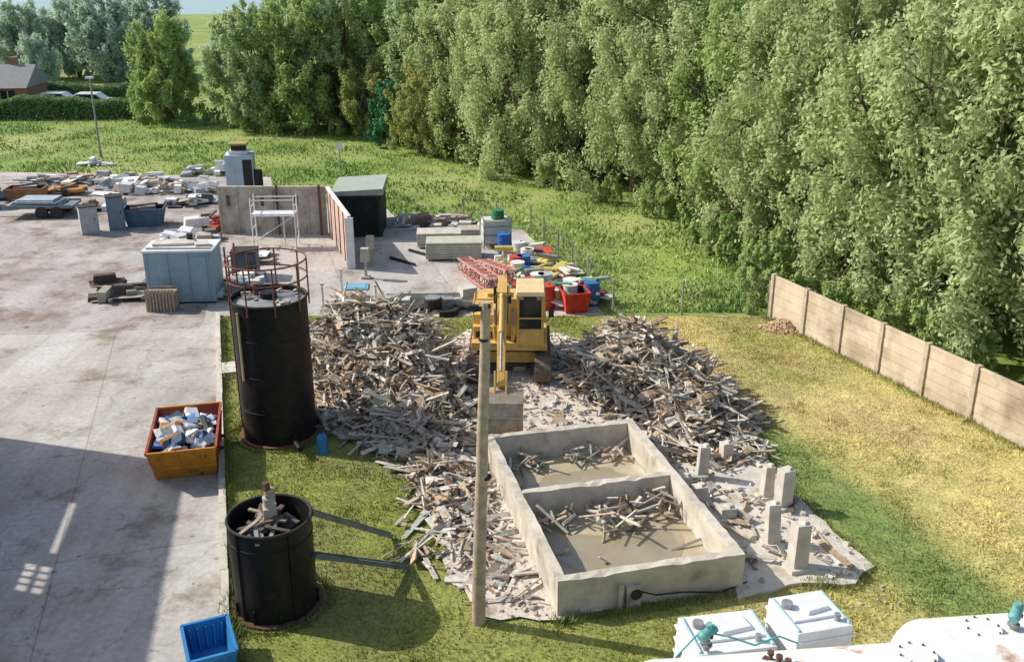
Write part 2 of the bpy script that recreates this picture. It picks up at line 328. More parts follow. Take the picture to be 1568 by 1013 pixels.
# ------------------------------------------------------------------ trees
def leafquads(P,Nn,T,Ln,Wn):
    Nn/=np.linalg.norm(Nn,axis=1,keepdims=True)+1e-9
    B=np.cross(Nn,T);B/=np.linalg.norm(B,axis=1,keepdims=True)+1e-9
    T=np.cross(B,Nn)
    n=len(P);V=np.empty((n,4,3))
    V[:,0]=P-T*Ln[:,None]/2;V[:,1]=P+B*Wn[:,None]/2;V[:,2]=P+T*Ln[:,None]/2;V[:,3]=P-B*Wn[:,None]/2
    return V.reshape(-1,3),np.arange(4*n).reshape(-1,4)
def tree_mesh(name,seed,H,R,nlobe,nleaf,lsz,leaf,bottom=.1,shape='round',perlobe=13):
    r=np.random.default_rng(seed);b=MB()
    ns=int(r.integers(2,5)) if shape=='round' else 1
    stems=[]
    for i in range(ns):
        a=2*np.pi*i/ns+r.uniform(-.5,.5);sp=R*r.uniform(.2,.5) if ns>1 else 0
        pts=[]
        for k in range(7):
            t=k/6;pts.append(Vector((math.cos(a)*sp*t**.8+r.normal()*.08,math.sin(a)*sp*t**.8+r.normal()*.08,H*.82*t-.1)))
        for k in range(6): b.cyl(pts[k],pts[k+1],H*.018*(1-k/6.6),H*.018*(1-(k+1)/6.6),8,0,cap=False)
        stems.append(pts)
    cs=[];rc=[];lsh=[]
    for i in range(nlobe):
        h=bottom+(.84-bottom)*((i+r.uniform(0,1))/nlobe)
        if shape=='cone': p=R*(1-h)**.9*.8
        else: p=R*.78*max(.12,math.sin(math.pi*min(1,h*.85+.2)))**.7
        a=i*2.4+r.uniform(-.6,.6);q=p*math.sqrt(r.uniform(.2,1.0))
        lc=Vector((q*math.cos(a),q*math.sin(a),h*H));lr=R*r.uniform(.27,.46)*(1-.25*h)*(1 if shape!='cone' else .8)
        st=stems[int(r.integers(len(stems)))];f=max(.05,h*.7)*6*.96;j=min(5,int(f));s0=st[j].lerp(st[j+1],f-j)
        b.cyl(s0,lc,.009*H*.6,.003*H,6,0,cap=False)
        sh=r.uniform(0,1)
        for k in range(perlobe):
            d=r.normal(size=3);d/=np.linalg.norm(d);d[2]=d[2]*1.55+.15
            c=lc+Vector(d)*lr*r.uniform(.45,1.0)
            if c.z>H: c.z=H-r.uniform(0,.8)
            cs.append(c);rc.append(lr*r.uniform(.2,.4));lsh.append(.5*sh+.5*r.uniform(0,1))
            if k%3==0: b.cyl(lc,c,.003*H,.0012*H,5,0,cap=False)
    ncl=len(cs);cs=np.array(cs);rc=np.array(rc);lsh=np.array(lsh);w=rc**2;idx=r.choice(ncl,nleaf,p=w/w.sum())
    d=r.normal(size=(nleaf,3));d/=np.linalg.norm(d,axis=1,keepdims=True)
    ax=cs.copy();ax[:,2]=0;ax=ax/(np.linalg.norm(ax,axis=1,keepdims=True)+1e-6)*.5+r.normal(size=cs.shape)*.3;ax[:,2]=1;ax/=np.linalg.norm(ax,axis=1,keepdims=True)
    rr=rc[idx]*r.uniform(0,1,nleaf)**.5*np.where(r.uniform(0,1,nleaf)<.18,1.6,1)
    off=d*rr[:,None];al=(off*ax[idx]).sum(1,keepdims=True)
    taper=1-.35*np.clip(al/rc[idx][:,None],-1,1)
    off=(off-ax[idx]*al)*taper+ax[idx]*al*1.7
    P=cs[idx]+off
    P[:,2]=np.maximum(P[:,2],.1)
    Nn=d*.9+r.normal(size=(nleaf,3))*.5+np.array([0,0,.35])
    T=r.normal(size=(nleaf,3))*.6+ax[idx]+d*.5
    Ln=lsz*r.uniform(.7,1.4,nleaf);LV,LF=leafquads(P,Nn,T,Ln,Ln*r.uniform(.4,.6,nleaf))
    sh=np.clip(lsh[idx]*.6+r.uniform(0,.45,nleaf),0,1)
    WV=np.array(b.v);nw=len(WV);WF=np.array(b.f)
    V=np.concatenate([WV,LV]);F=np.concatenate([WF,LF+nw])
    me=npmesh(name,V,F,m_bark,shade=np.concatenate([np.zeros(len(WF)),sh]))
    me.materials.append(leaf)
    mi=np.zeros(len(F),np.int32);mi[len(WF):]=1;me.polygons.foreach_set('material_index',mi)
    return me
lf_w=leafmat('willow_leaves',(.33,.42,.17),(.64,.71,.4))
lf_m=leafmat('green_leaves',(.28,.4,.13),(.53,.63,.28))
lf_f=leafmat('far_haze_leaves',(.33,.44,.2),(.56,.65,.36))  # leaf colour lightened to carry distance haze
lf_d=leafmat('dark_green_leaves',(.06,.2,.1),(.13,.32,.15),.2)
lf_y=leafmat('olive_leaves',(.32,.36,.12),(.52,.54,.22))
lf_h=leafmat('hazy_leaves',(.46,.57,.46),(.62,.71,.58))  # pale haze painted straight into the distant leaf colour
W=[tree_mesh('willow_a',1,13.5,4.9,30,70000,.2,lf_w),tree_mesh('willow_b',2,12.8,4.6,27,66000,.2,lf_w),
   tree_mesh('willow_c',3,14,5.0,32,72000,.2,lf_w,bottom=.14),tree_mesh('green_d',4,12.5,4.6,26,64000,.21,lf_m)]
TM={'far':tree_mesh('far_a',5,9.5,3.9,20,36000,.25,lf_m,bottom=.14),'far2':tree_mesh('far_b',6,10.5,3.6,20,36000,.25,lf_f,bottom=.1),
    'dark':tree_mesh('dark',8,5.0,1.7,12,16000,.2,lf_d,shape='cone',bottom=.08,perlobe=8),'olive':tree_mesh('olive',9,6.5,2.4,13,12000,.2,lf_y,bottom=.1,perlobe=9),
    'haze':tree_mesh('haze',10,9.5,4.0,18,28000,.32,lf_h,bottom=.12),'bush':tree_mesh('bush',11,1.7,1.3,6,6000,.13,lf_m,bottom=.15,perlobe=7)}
def put(me,nm,x,y,s=1,sz=None):
    return link(nm,me,(x,y,0),random.uniform(0,6.28),(s,s,sz or s))
front=[(.6,61),(4.0,58),(7.0,54.7),(9.4,51),(11.6,46.8),(12.6,42.2),(13.3,38),(15.4,33.9),(17.5,29.6),(19.2,25.2),(21,20.5)]
for i,(x,y) in enumerate(front):
    put(W[[0,1,2,0,3,2,1,0,2,0,1][i]],'willow_tree',x,y,random.uniform(.9,1.04),random.uniform(.9,1.08))
for i,(x,y) in enumerate([(-1.5,66.5),(3,65.5),(9,61),(13.5,55.5),(16.5,49),(18,43.5),(20,37.5),(22.5,31)]):
    put(W[(i*3+1)%4],'willow_tree',x,y,random.uniform(1.0,1.15))
for i,(x,y) in enumerate([(-3,73),(5,71),(13,65)]):
    put(W[(i+2)%4],'willow_tree',x,y,1.15)
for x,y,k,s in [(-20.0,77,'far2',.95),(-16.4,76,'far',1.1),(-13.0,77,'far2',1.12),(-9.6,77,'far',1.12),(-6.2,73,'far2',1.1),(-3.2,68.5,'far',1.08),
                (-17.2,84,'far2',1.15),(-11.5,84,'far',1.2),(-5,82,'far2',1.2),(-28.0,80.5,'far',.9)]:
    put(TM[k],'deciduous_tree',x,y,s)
put(TM['dark'],'yew_tree',-8.9,69.5,1.0);put(TM['dark'],'yew_tree',-7.6,70,.8)
put(TM['olive'],'hawthorn_tree',-6.3,66.5,1.0);put(TM['olive'],'hawthorn_tree',-4.6,65,.85);put(TM['olive'],'hawthorn_tree',-11,73,.9)
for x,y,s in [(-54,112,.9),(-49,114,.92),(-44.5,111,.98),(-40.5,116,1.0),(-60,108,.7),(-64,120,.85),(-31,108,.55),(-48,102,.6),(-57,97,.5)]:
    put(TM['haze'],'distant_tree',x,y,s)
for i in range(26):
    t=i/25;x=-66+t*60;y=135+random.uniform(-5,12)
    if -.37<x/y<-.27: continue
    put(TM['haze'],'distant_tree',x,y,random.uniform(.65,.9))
for i,(x,y) in enumerate([(-24,79),(-22,78),(-20,75.5),(-18,75),(-15.5,74),(-13,73.5),(-10.5,72.5),(-3,63),(-1.2,60.5),(8.6,44.5),(9.5,37),(10.3,35),(9.1,34.4),(12,33),(-30,81),(5.2,51.5),(7.4,48.5),(9.2,41),(10.6,38.5),(14.2,28.5),(16,25.5),(2.5,55.5),(13.2,30.5)]):
    put(TM['bush'],'bush',x,y,random.uniform(.7,1.3))
put(TM['bush'],'bush',11.2,30.6,.6);put(TM['bush'],'bush',-9.3,31.6,.45)

def hedge(name,p0,p1,w,h,n,lsz,leaf):
    p0=np.array(p0);p1=np.array(p1);t=RNG.uniform(0,1,n);nrm=np.array([-(p1-p0)[1],(p1-p0)[0]]);nrm=nrm/np.linalg.norm(nrm)
    u=RNG.uniform(-1,1,n);z=RNG.uniform(0,1,n)**.7
    hh=h*(.85+.3*vn(t*60,t*0,.5,8))
    P=np.stack([p0[0]+(p1-p0)[0]*t+nrm[0]*u*w/2,p0[1]+(p1-p0)[1]*t+nrm[1]*u*w/2,z*hh],-1)
    Nn=RNG.normal(size=(n,3))+np.array([0,-.5,.6]);T=RNG.normal(size=(n,3))
    L_=lsz*RNG.uniform(.7,1.3,n);V,F=leafquads(P,Nn,T,L_,L_*.6)
    link(name,npmesh(name,V,F,leaf,shade=RNG.uniform(0,1,n)))
lf_hd=leafmat('hedge_leaves',(.15,.24,.11),(.27,.38,.18),.3)
hedge('hedge',(-50,81.5),(-28,83),1.5,1.7,30000,.22,lf_hd)
hedge('hedge',(-50,92),(-34,94),1.5,1.6,14000,.25,lf_hd)
# ------------------------------------------------------------------ house, cars
m_roof=M('slate_roof',(.3,.29,.31),(.23,.225,.24),5);m_brick=M('brick_wall',(.35,.2,.14),(.26,.15,.11),6)
b=MB();
b.box((0,0,1.0),(8,5,2.0),1)
b.prism([(-2.9,1.95),(2.9,1.95),(0,3.7)],'x',-4.2,4.2,0)
for x in(-2.6,0,2.4): b.box((x,-2.52,1.2),(1.2,.06,1.0),2);b.box((x,-2.55,1.2),(.06,.04,1.0),3)
b.box((2.2,.3,3.8),(.6,.6,1.0),1)
b.build('brick_bungalow',[m_roof,m_brick,m_glass,m_whitec],(-46.5,89.5,0),rad(4))
def car(name,x,y,yaw,col):
    b=MB();pm=M('car_paint_'+name+str(int(x)),col,tuple(v*.9 for v in col),1,rough=.3,bump=0,spec=.5)
    prof=[(-2.1,.35),(2.1,.35),(2.1,.85),(1.2,.95),(.6,1.42),(-1.1,1.45),(-1.8,.95),(-2.1,.9)]
    b.prism(prof,'y',-.82,.82,0)
    b.prism([(1.05,.95),(.55,1.36),(-1.0,1.38),(-1.6,.95)],'y',-.835,.835,1)
    for wx in(-1.35,1.35):
        for wy in(-.75,.75): b.cyl((wx,wy-.1,.32),(wx,wy+.1,.32),.32,n=16,mi=2)
    b.build(name,[pm,m_glass,m_dark],(x,y,0),yaw,bevel=.04)
car('parked_car',-40.2,88.5,.1,(.7,.72,.75));car('parked_car',-37,88,.1,(.75,.75,.75))
b=MB();b.cyl((0,0,0),(0,0,5.1),.08,.05,10);b.box((0,0,5.15),(.5,.25,.14),1);b.cyl((0,0,0),(0,0,.5),.12,.1,10)
b.build('street_lamp',[m_steel,m_whitec],(-27.3,65,0))
b=MB();b.cyl((0,0,0),(0,0,2.4),.04,.03,8);b.cyl((0,-.02,2.55),(0,.06,2.55),.22,.2,18,1);b.build('round_sign',[m_steel,m_whitec],(-9.6,54.5,0))

# ------------------------------------------------------------------ big black tank
b=MB();Rt=.97;Ht=3.95
nseg=48
b.cyl((0,0,0),(0,0,Ht),Rt,Rt,nseg,0,cap=False)
for z in(.05,1.0,2.0,3.0,Ht-.05): b.ring((0,0,z),Rt+.003,.012,48,0)
b.cyl((0,0,Ht-.12),(0,0,Ht-.02),Rt-.02,.15,nseg,2)
b.ring((0,0,Ht),Rt,.035,48,4)
b.cyl((0,0,Ht-.05),(0,0,Ht+.12),.22,.22,16,0)
b.cyl((-.4,.3,Ht-.1),(-.4,.3,Ht+.25),.08,.08,10,3)
for i in range(16):
    a=random.uniform(0,6.28);q=random.uniform(.3,.85)
    b.box((q*math.cos(a),q*math.sin(a),Ht-.02),(random.uniform(.1,.3),.07,.05),1,random.uniform(0,3))
for z,a0,a1 in((Ht+1.0,0,2*math.pi),(Ht+.55,-2.6,3.2)): b.ring((0,0,z),Rt+.05,.022,36,3,a0,a1)
for i in range(9):
    a=2*math.pi*i/9+.2;b.cyl(((Rt+.05)*math.cos(a),(Rt+.05)*math.sin(a),Ht-.25),((Rt+.05)*math.cos(a),(Rt+.05)*math.sin(a),Ht+1.0),.022,n=6,mi=3)
for s in(-.2,.2):
    a=2.75;tx,ty=-math.sin(a),math.cos(a)
    bx=(Rt+.14)*math.cos(a)+tx*s;by=(Rt+.14)*math.sin(a)+ty*s
    b.cyl((bx,by,.1),(bx,by,Ht+1.25),.025,n=6,mi=3)
for k in range(16):
    a=2.75;z=.3+k*.3;tx,ty=-math.sin(a),math.cos(a);bx=(Rt+.14)*math.cos(a);by=(Rt+.14)*math.sin(a)
    b.cyl((bx-tx*.2,by-ty*.2,z),(bx+tx*.2,by+ty*.2,z),.015,n=6,mi=3)
a=-2.25;q=Rt+.04;b.cyl((q*math.cos(a),q*math.sin(a),1.9),(q*math.cos(a),q*math.sin(a),3.75),.03,n=8,mi=5)
b.cyl((.5,-.8,.3),(.85,-1.5,.3),.08,n=10,mi=0);b.cyl((0,0,-.02),(0,0,.1),Rt+.1,n=48,mi=3)
b.build('black_storage_tank',[m_black,m_conc,m_steel,m_rail,m_dark,M('faded_yellow',(.6,.5,.26),(.42,.35,.18),5)],(-6.31,24.1,0))

b=MB();b.cyl((0,0,0),(0,0,.5),.14,n=16);b.cyl((0,0,.5),(0,0,.6),.14,.06,16);b.cyl((0,0,.6),(0,0,.7),.03,n=8,mi=1)
b.ring((0,0,.68),.09,.015,12,1);b.build('blue_gas_cylinder',[m_blue,m_dark],(-4.95,22.9,0))

# ------------------------------------------------------------------ small tank
b=MB();Rs=.8;Hs=2.0
b.cyl((0,0,0),(0,0,Hs),Rs,n=48,mi=0,cap=False)
b.cyl((0,0,Hs),(0,0,.9),Rs-.03,n=48,mi=0,cap=False)
b.cyl((0,0,1.5),(0,0,1.78),Rs-.04,Rs-.35,40,0)
b.ring((0,0,Hs),Rs+.0,.03,48,5)
b.ring((0,0,Hs-.35),Rs+.003,.012,48,0)
b.cyl((0,0,-.02),(0,0,.06),Rs+.11,n=48,mi=1)
for k in range(10):
    a=2*math.pi*k/10;b.box(((Rs+.02)*math.cos(a),(Rs+.02)*math.sin(a),.2),(.05,.03,.3),0,a)
for k in range(24):
    a=random.uniform(0,6.28);q=random.uniform(0,.5);x=q*math.cos(a);y=q*math.sin(a);a=random.uniform(0,3.14);l=random.uniform(.2,.5)
    b.beam((x-l*math.cos(a),y-l*math.sin(a),Hs-random.uniform(.0,.2)),(x+l*math.cos(a)*.6,y+l*math.sin(a)*.6,Hs+random.uniform(-.12,.06)),.08,.035,random.choice([3,1,2,6,6,6]))
b.box((0,.1,Hs+.0),(.26,.26,.3),4,.3);b.cyl((0,.1,Hs+.1),(0,.1,Hs+.36),.11,.13,12,4);b.box((.02,.1,Hs+.44),(.18,.14,.18),3,.5);b.box((-.03,.08,Hs+.6),(.12,.1,.16),1,.9)
for a in(-2.2,-.9): b.cyl(((Rs+.02)*math.cos(a),(Rs+.02)*math.sin(a),0),((Rs+.02)*math.cos(a),(Rs+.02)*math.sin(a),Hs),.018,n=6,mi=0)
b.cyl((.1,-Rs+.02,.9),(.1,-Rs-.03,.9),.07,n=16,mi=0)
b.build('small_black_tank',[m_black,m_rust,m_steel,m_wood,m_conc,m_dark,M('dark_old_timber',(.16,.12,.09),(.07,.055,.045),6)],(-4.7,16.5,.02))
b=MB()
for p,q in(((-3.95,16.75,1.98),(-2.72,18.85,.12)),((-3.9,16.45,1.2),(-2.25,17.65,.12))):
    p=Vector(p);q=Vector(q);o_=Vector((.07,-.09,0))
    b.beam(p,q,.035,.1,0);b.beam(p+o_,q+o_,.035,.1,0);b.beam(p+o_/2-Vector((0,0,.04)),q+o_/2-Vector((0,0,.04)),.08,.015,0)
b.build('steel_chute_beams',[M('green_grey_steel',(.2,.22,.2),(.1,.12,.11),5)])

# ------------------------------------------------------------------ skip
def tub(b,wb,lb,wt,lt,h,th,mo,mi_,me_=None):
    me_=mo if me_ is None else me_
    B=[(-wb/2,-lb/2,0),(wb/2,-lb/2,0),(wb/2,lb/2,0),(-wb/2,lb/2,0)]
    T=[(-wt/2,-lt/2,h),(wt/2,-lt/2,h),(wt/2,lt/2,h),(-wt/2,lt/2,h)]
    b.add(B+T,[(0,1,5,4),(2,3,7,6)],me_);b.add(B+T,[(1,2,6,5),(3,0,4,7),(3,2,1,0)],mo)
    B2=[(x*(1-2*th/wb),y*(1-2*th/lb),th) for x,y,z in B];T2=[(x*(1-2*th/wt),y*(1-2*th/lt),h) for x,y,z in T]
    b.add(B2+T2,[(4,5,1,0),(5,6,2,1),(6,7,3,2),(7,4,0,3),(0,1,2,3)],mi_)
    b.add(T+T2,[(0,1,5,4),(1,2,6,5),(2,3,7,6),(3,0,4,7)],mo)
    for i in range(4):
        p=Vector(T[i]);q=Vector(T[(i+1)%4]);b.beam(p,q,.06,.07,mo if i%2 else me_)
b=MB();tub(b,1.45,1.7,1.62,2.7,.95,.03,1,1,0)
for s in(-1,1):
    for y in(-.75,0,.75): b.beam((s*.73,y*.95,0),(s*.82,y*1.3,.9),.07,.07,1)
    for y in(-.35,.35): b.cyl((s*.78,y,.45),(s*.92,y,.45),.05,n=10,mi=2)
for x in(-.45,.0,.45): b.beam((x,-.86,.02),(x*1.1,-1.36,.92),.05,.05,0)
b.beam((-.75,-1.05,.38),(.75,-1.05,.38),.05,.06,0)
fill=[(.75,.75,.76),(.7,.7,.72),(.8,.8,.8),(.78,.78,.78),(.75,.74,.7),(.12,.24,.5),(.5,.25,.1),(.1,.09,.08),(.12,.12,.13),(.42,.32,.2),(.06,.1,.16),(.15,.2,.28)]
for i in range(95):
    x=random.uniform(-.62,.62);y=random.uniform(-1.1,1.1);z=.74+.28*random.random()*(1-abs(x))+.08*math.cos(y*2)
    R=Matrix.Rotation(random.uniform(0,6.3),3,'Z')@Matrix.Rotation(random.uniform(-.6,.6),3,'X')@Matrix.Rotation(random.uniform(-.6,.6),3,'Y')
    b.box((x,y,z),(random.uniform(.12,.65),random.uniform(.1,.4),random.uniform(.015,.15)),3,rot=R,col=random.choice(fill),taper=random.uniform(.3,1))
b.box((0,0,.4),(1.4,1.6,.7),2)
b.build('orange_skip',[m_orange,m_redp,m_dark,m_junk],(-8.32,22.5,.015),rad(13),col=True)

b=MB();tub(b,.68,.9,.82,1.1,.5,.03,0,0)
for i in range(7):
    y=-.42+.14*i;b.beam((.35,y*.9,0),(.42,y*1.15,.48),.025,.03,0);b.beam((-.35,y*.9,0),(-.42,y*1.15,.48),.025,.03,0)
for i in range(5):
    x=-.26+.13*i;b.beam((x,-.46,0),(x*1.15,-.56,.48),.03,.025,0);b.beam((x,.38,.05),(x*1.12,.47,.46),.03,.06,0)
b.build('blue_plastic_bin',[m_blue],(-5.47,14.6,.12),rad(24))

# ------------------------------------------------------------------ off-frame works building (casts the yard shadow)
m_clad=M('wall_cladding',(.3,.3,.28),(.24,.24,.22),1)
b=MB();top=8.0;L0=24
b.box((-4,-L0/2,2.6),(8,L0-.6,5.2),0)
def wall(y0,y1,z0,z1): b.box((.1,(y0+y1)/2,(z0+z1)/2),(.08,abs(y1-y0),z1-z0),0)
zs0=5.75;zs1=5.94;ya,yb=-2.7,-4.9;yc,yd=-5.4,-6.4
wall(0,ya,0,top);wall(ya,yb,0,zs0);wall(ya,yb,zs1,top);wall(yb,yc,0,top);wall(yc,yd,0,5.4);wall(yc,yd,5.95,top);wall(yd,-L0,0,top)
for k in range(1,4): b.box((.1,yc+(yd-yc)*k/4,5.68),(.05,.06,.56),0)
b.box((.1,(yc+yd)/2,5.68),(.05,1.0,.06),0)
b.box((-4,-L0-.1,3),(8,.2,6),0);b.box((.18,-12,1.8),(.04,4,3.6),1);b.box((.19,-5,1.2),(.04,1.6,1.2),2)
b.build('works_building',[m_clad,m_steel,m_glass],(-18.3,25.0,0),rad(12))

# ------------------------------------------------------------------ concrete pit
PY=rad(14)
def rwall(b,p0,p1,th,h,seed,z0=-.05,step=.22):
    rr=random.Random(seed);p0=Vector((*p0,0));p1=Vector((*p1,0));n=max(2,int((p1-p0).length/step));d=(p1-p0).normalized();nn=Vector((-d.y,d.x,0))
    vs=[]
    for i in range(n+1):
        p=p0.lerp(p1,i/n)
        j=lambda a:rr.uniform(-a,a)
        for s,z in((-1,z0),(-1,h),(1,h),(1,z0)):
            vs.append(p+nn*(s*th/2+j(.01))+Vector((0,0,z+(j(.012)-(.04 if rr.random()<.05 else 0) if z==h else 0))))
    fs=[]
    for i in range(n):
        o=i*4
        for k in range(3): fs.append((o+k,o+k+1,o+4+k+1,o+4+k))
    fs.append((3,2,1,0));o=n*4;fs.append((o,o+1,o+2,o+3))
    b.add(vs,fs,0)
b=MB();Wp,Lp,hp,tp=3.95,6.5,.86,.2
rwall(b,(0,tp/2),(Wp,tp/2),tp,hp,1)
rwall(b,(tp/2,tp+.002),(tp/2,Lp),tp,hp-.004,2);rwall(b,(Wp-tp/2,tp+.002),(Wp-tp/2,Lp),tp,hp-.003,3)
rwall(b,(tp+.002,Lp-tp/2),(Wp-tp-.002,Lp-tp/2),tp,hp-.01,4)
rwall(b,(tp+.002,3.55),(Wp-tp-.002,3.55),tp,hp-.02,5)
b.box((Wp/2,1.9,.09),(Wp-2*tp-.01,3.05,.1),1);b.box((Wp/2,5,.09),(Wp-2*tp-.01,2.6,.1),1)
b.box((1.28,-.05,.3),(.09,.09,.6),0);b.box((1.55,-.04,.3),(.3,.08,.5),0);b.cyl((1.6,-.02,.35),(1.6,-.1,.35),.12,n=16,mi=2)
b.tube([(1.6,-.1,.45),(2.0,-.12,.3),(2.6,-.1,.25),(3.4,-.12,.12),(4.1,.1,.1)],.018,6,2)
m_pitfloor=M('silty_mud_floor',(.5,.43,.3),(.36,.3,.2),1.1,rough=.6,c3=(.6,.55,.47),s3=.9,t3=(.56,.7),bump=.2,spec=.3)
m_pconc=M('pit_concrete',(.66,.6,.51),(.43,.38,.31),2.2,c3=(.24,.21,.16),s3=1.1,t3=(.55,.72),bump=.4)
b.build('concrete_pit',[m_pconc,m_pitfloor,m_dark],(.885,16.0,0),PY)
m_water=M('muddy_water',(.36,.31,.21),(.3,.25,.16),1.0,rough=.06,bump=.03,spec=.8,bscale=2)
for (u0,v0,u1,v1) in((.45,.45,3.4,2.7),(.5,3.9,3.5,5.4)):
    random.seed(int(v0*10));r=[];
    for i in range(44):
        a=2*math.pi*i/44;k=1+.13*math.sin(3*a+v0)+.08*math.sin(7*a)+.03*random.uniform(-1,1)
        ux=(u0+u1)/2+math.copysign(abs(math.cos(a))**.7,math.cos(a))*(u1-u0)/2*k*.92;vx=(v0+v1)/2+math.copysign(abs(math.sin(a))**.7,math.sin(a))*(v1-v0)/2*k*.92
        r.append((min(3.72,max(.23,ux)),min(3.4 if v0<1 else 6.2,max(.23,vx)),.146))
    b=MB();b.add(r,[tuple(range(44))]);b.build('muddy_water',[m_water],(.885,16.0,0),PY)

random.seed(21)
for i,(x,y,h,w) in enumerate([(4.7,21.5,.9,.27),(6.05,20.5,.85,.26),(6.35,20.1,1.0,.34),(5.7,18.5,1.0,.29),(6.0,17.6,1.05,.35),(4.45,20.3,.45,.34),(4.15,20.9,.4,.3),(5.5,22.4,.5,.3),(4.9,19.6,.3,.4)]):
    b=MB();b.box((0,0,h/2),(w,w*.9,h),0,taper=.93);b.box((0,0,.04),(w*1.5,w*1.4,.1),0);b.box((w*.15,0,h+.02),(w*.5,w*.6,.07),0,.4,taper=.7)
    o=b.build('concrete_stump',[m_concL],(x,y,.08),PY+random.uniform(-.25,.25),bevel=.012);o.rotation_euler[0]=random.uniform(-.08,.08);o.rotation_euler[1]=random.uniform(-.08,.08)

# ------------------------------------------------------------------ debris
G=[(-5.2,28.5,1.1,1.1,1.95),(-3.6,28.0,1.1,1.0,1.5),(-2.4,27.0,.7,.9,.85),(-4.1,26,1.1,1.0,.85),(-2.7,24.6,.8,1.1,.65),(-1.7,21.9,.5,1.4,.3),
   (3.6,27.2,.95,1.0,1.75),(4.8,26.2,.8,.9,1.15),(2.7,27.8,.6,.7,.7),(5.5,24.9,.6,.7,.7),(4.4,23.6,.6,.9,.45)]
def hf(x,y):
    z=0*np.asarray(x,float)
    for cx,cy,sx,sy,a in G: z=z+a*np.exp(-((x-cx)/sx)**2/2-((y-cy)/sy)**2/2)*.85
    return z*(.7+.65*fbm(x,y,1.1,77))
EXC=[(-.9,22.5),(3.2,23.5),(2.3,25.5),(1.7,27),(1.5,31.5),(-2.1,31.5),(-1.9,27.2),(-.95,25.6)]
nx,ny=110,130
xs=np.linspace(-8.6,8.6,nx);yl=np.linspace(18,32.4,ny);X,Y=np.meshgrid(xs,yl);Z=hf(X,Y)-.14
V=np.stack([X,Y,Z],-1).reshape(-1,3);I=np.arange(nx*ny).reshape(ny,nx)
F=np.stack([I[:-1,:-1],I[:-1,1:],I[1:,1:],I[1:,:-1]],-1).reshape(-1,4)
zz=V[:,2][F].max(1);ce=V[F].mean(1);F=F[(zz>.0)&~inpoly(ce[:,0],ce[:,1],EXC)]
m_core=M('debris_core',(.42,.34,.26),(.25,.19,.14),3,bump=.8)
link('rubble_heap',npmesh('rubble_heap',V,F,m_core))
pal=[(.62,.555,.47)]*7+[(.76,.7,.61)]*5+[(.49,.44,.37)]*5+[(.56,.44,.31)]*4+[(.38,.28,.19)]*4+[(.17,.13,.1)]*3+[(.4,.42,.37)]*2+[(.52,.35,.22)]
b=MB()
def plank(x,y,z,l,w,t,tilt=.35,yw=None):
    R=Matrix.Rotation(random.uniform(0,6.28) if yw is None else yw,3,'Z')@Matrix.Rotation(random.gauss(0,tilt),3,'Y')@Matrix.Rotation(random.gauss(0,.45),3,'X')
    k=random.uniform(.72,1.12);c=random.choice(pal)
    b.box((x,y,z),(l,w,t),0,rot=R,col=(c[0]*k,c[1]*k,c[2]*k),taper=random.choice([1,1,.85]))
def plen():
    q=random.random()
    return random.uniform(.08,.35) if q<.5 else random.uniform(.35,.9) if q<.83 else random.uniform(.9,2.1)
cnt=0
while cnt<9200:
    x=random.uniform(-8.2,7.8);y=random.uniform(19,31.5);h=float(hf(x,y))
    if h<.1 or random.random()>min(1,.35+h): continue
    if h<.3 and inpoly(x,y,PIT): continue
    if inpoly(x,y,EXC): continue
    q=random.random();yw=random.gauss(2.2,.8) if vn(x,y,.9,91)>.5 else random.uniform(0,6.28)
    if q<.55: l=plen();w=random.uniform(.025,.07);t=random.uniform(.02,.05)
    elif q<.82: l=plen();w=random.uniform(.08,.17);t=random.uniform(.015,.03)
    elif q<.92: l=random.uniform(.25,.7);w=random.uniform(.16,.34);t=random.uniform(.015,.04)
    else: l=random.uniform(.12,.34);w=l*random.uniform(.5,.9);t=l*random.uniform(.4,.8)
    plank(x,y,h+random.uniform(-.12,.13)+.05*(l>1),l,w,t,.3 if l>1 else .5,yw);cnt+=1
def scatter(poly,n,zf=.1,tilt=.1,lr=(.2,1.1)):
    xs=[p[0] for p in poly];ys_=[p[1] for p in poly];k=0
    while k<n:
        x=random.uniform(min(xs),max(xs));y=random.uniform(min(ys_),max(ys_))
        if not inpoly(np.array(x),np.array(y),poly): continue
        plank(x,y,zf+random.uniform(0,.1),random.uniform(*lr) if random.random()<.6 else random.uniform(.1,.4),random.uniform(.025,.09) if random.random()<.8 else random.uniform(.1,.22),random.uniform(.015,.04),tilt);k+=1
scatter([(-3.4,25.2),(-2.2,21.5),(-1.6,18.8),(-.8,17.6),(.2,17.2),(-.8,22.3),(-.9,25)],560,.1,.13,(.2,1.3))
scatter([(-1.2,17.6),(-.8,16.4),(.7,16.1),(.2,17.6)],40,.09,.06)
scatter([(-4.6,25.6),(-2.8,21),(-2.4,17.9),(-1.4,17.4),(-2.0,21.5),(-3.3,25)],80,.06,.08,(.2,1.4))
scatter([(4.6,22.8),(4.0,24),(6.4,24.4),(6.6,22.4),(5.2,21.6)],230,.12,.25,(.2,1.5))
scatter([(4.6,17.6),(4.0,21.5),(5.4,21.4),(6.0,19),(5.6,17.6)],60,.13,.08,(.2,1.3))
scatter([(5.4,17.6),(5.6,21),(6.6,20.8),(7.1,17.8)],16,.13,.04)
scatter([(-1.5,26.2),(-1.3,31),(2,31),(2.4,27),(2.8,24.2),(-.4,23.2)],150,.1,.12,(.08,.5))
scatter([(6.2,23.4),(7.2,24.6),(7.2,26.2),(6.4,26)],30,.08,.1)
b.build('timber_debris_pile',[m_deb],col=True)
b=MB()
ca,sa=math.cos(PY),math.sin(PY)
def pl(u,v): return .885+u*ca-v*sa,16.0+u*sa+v*ca
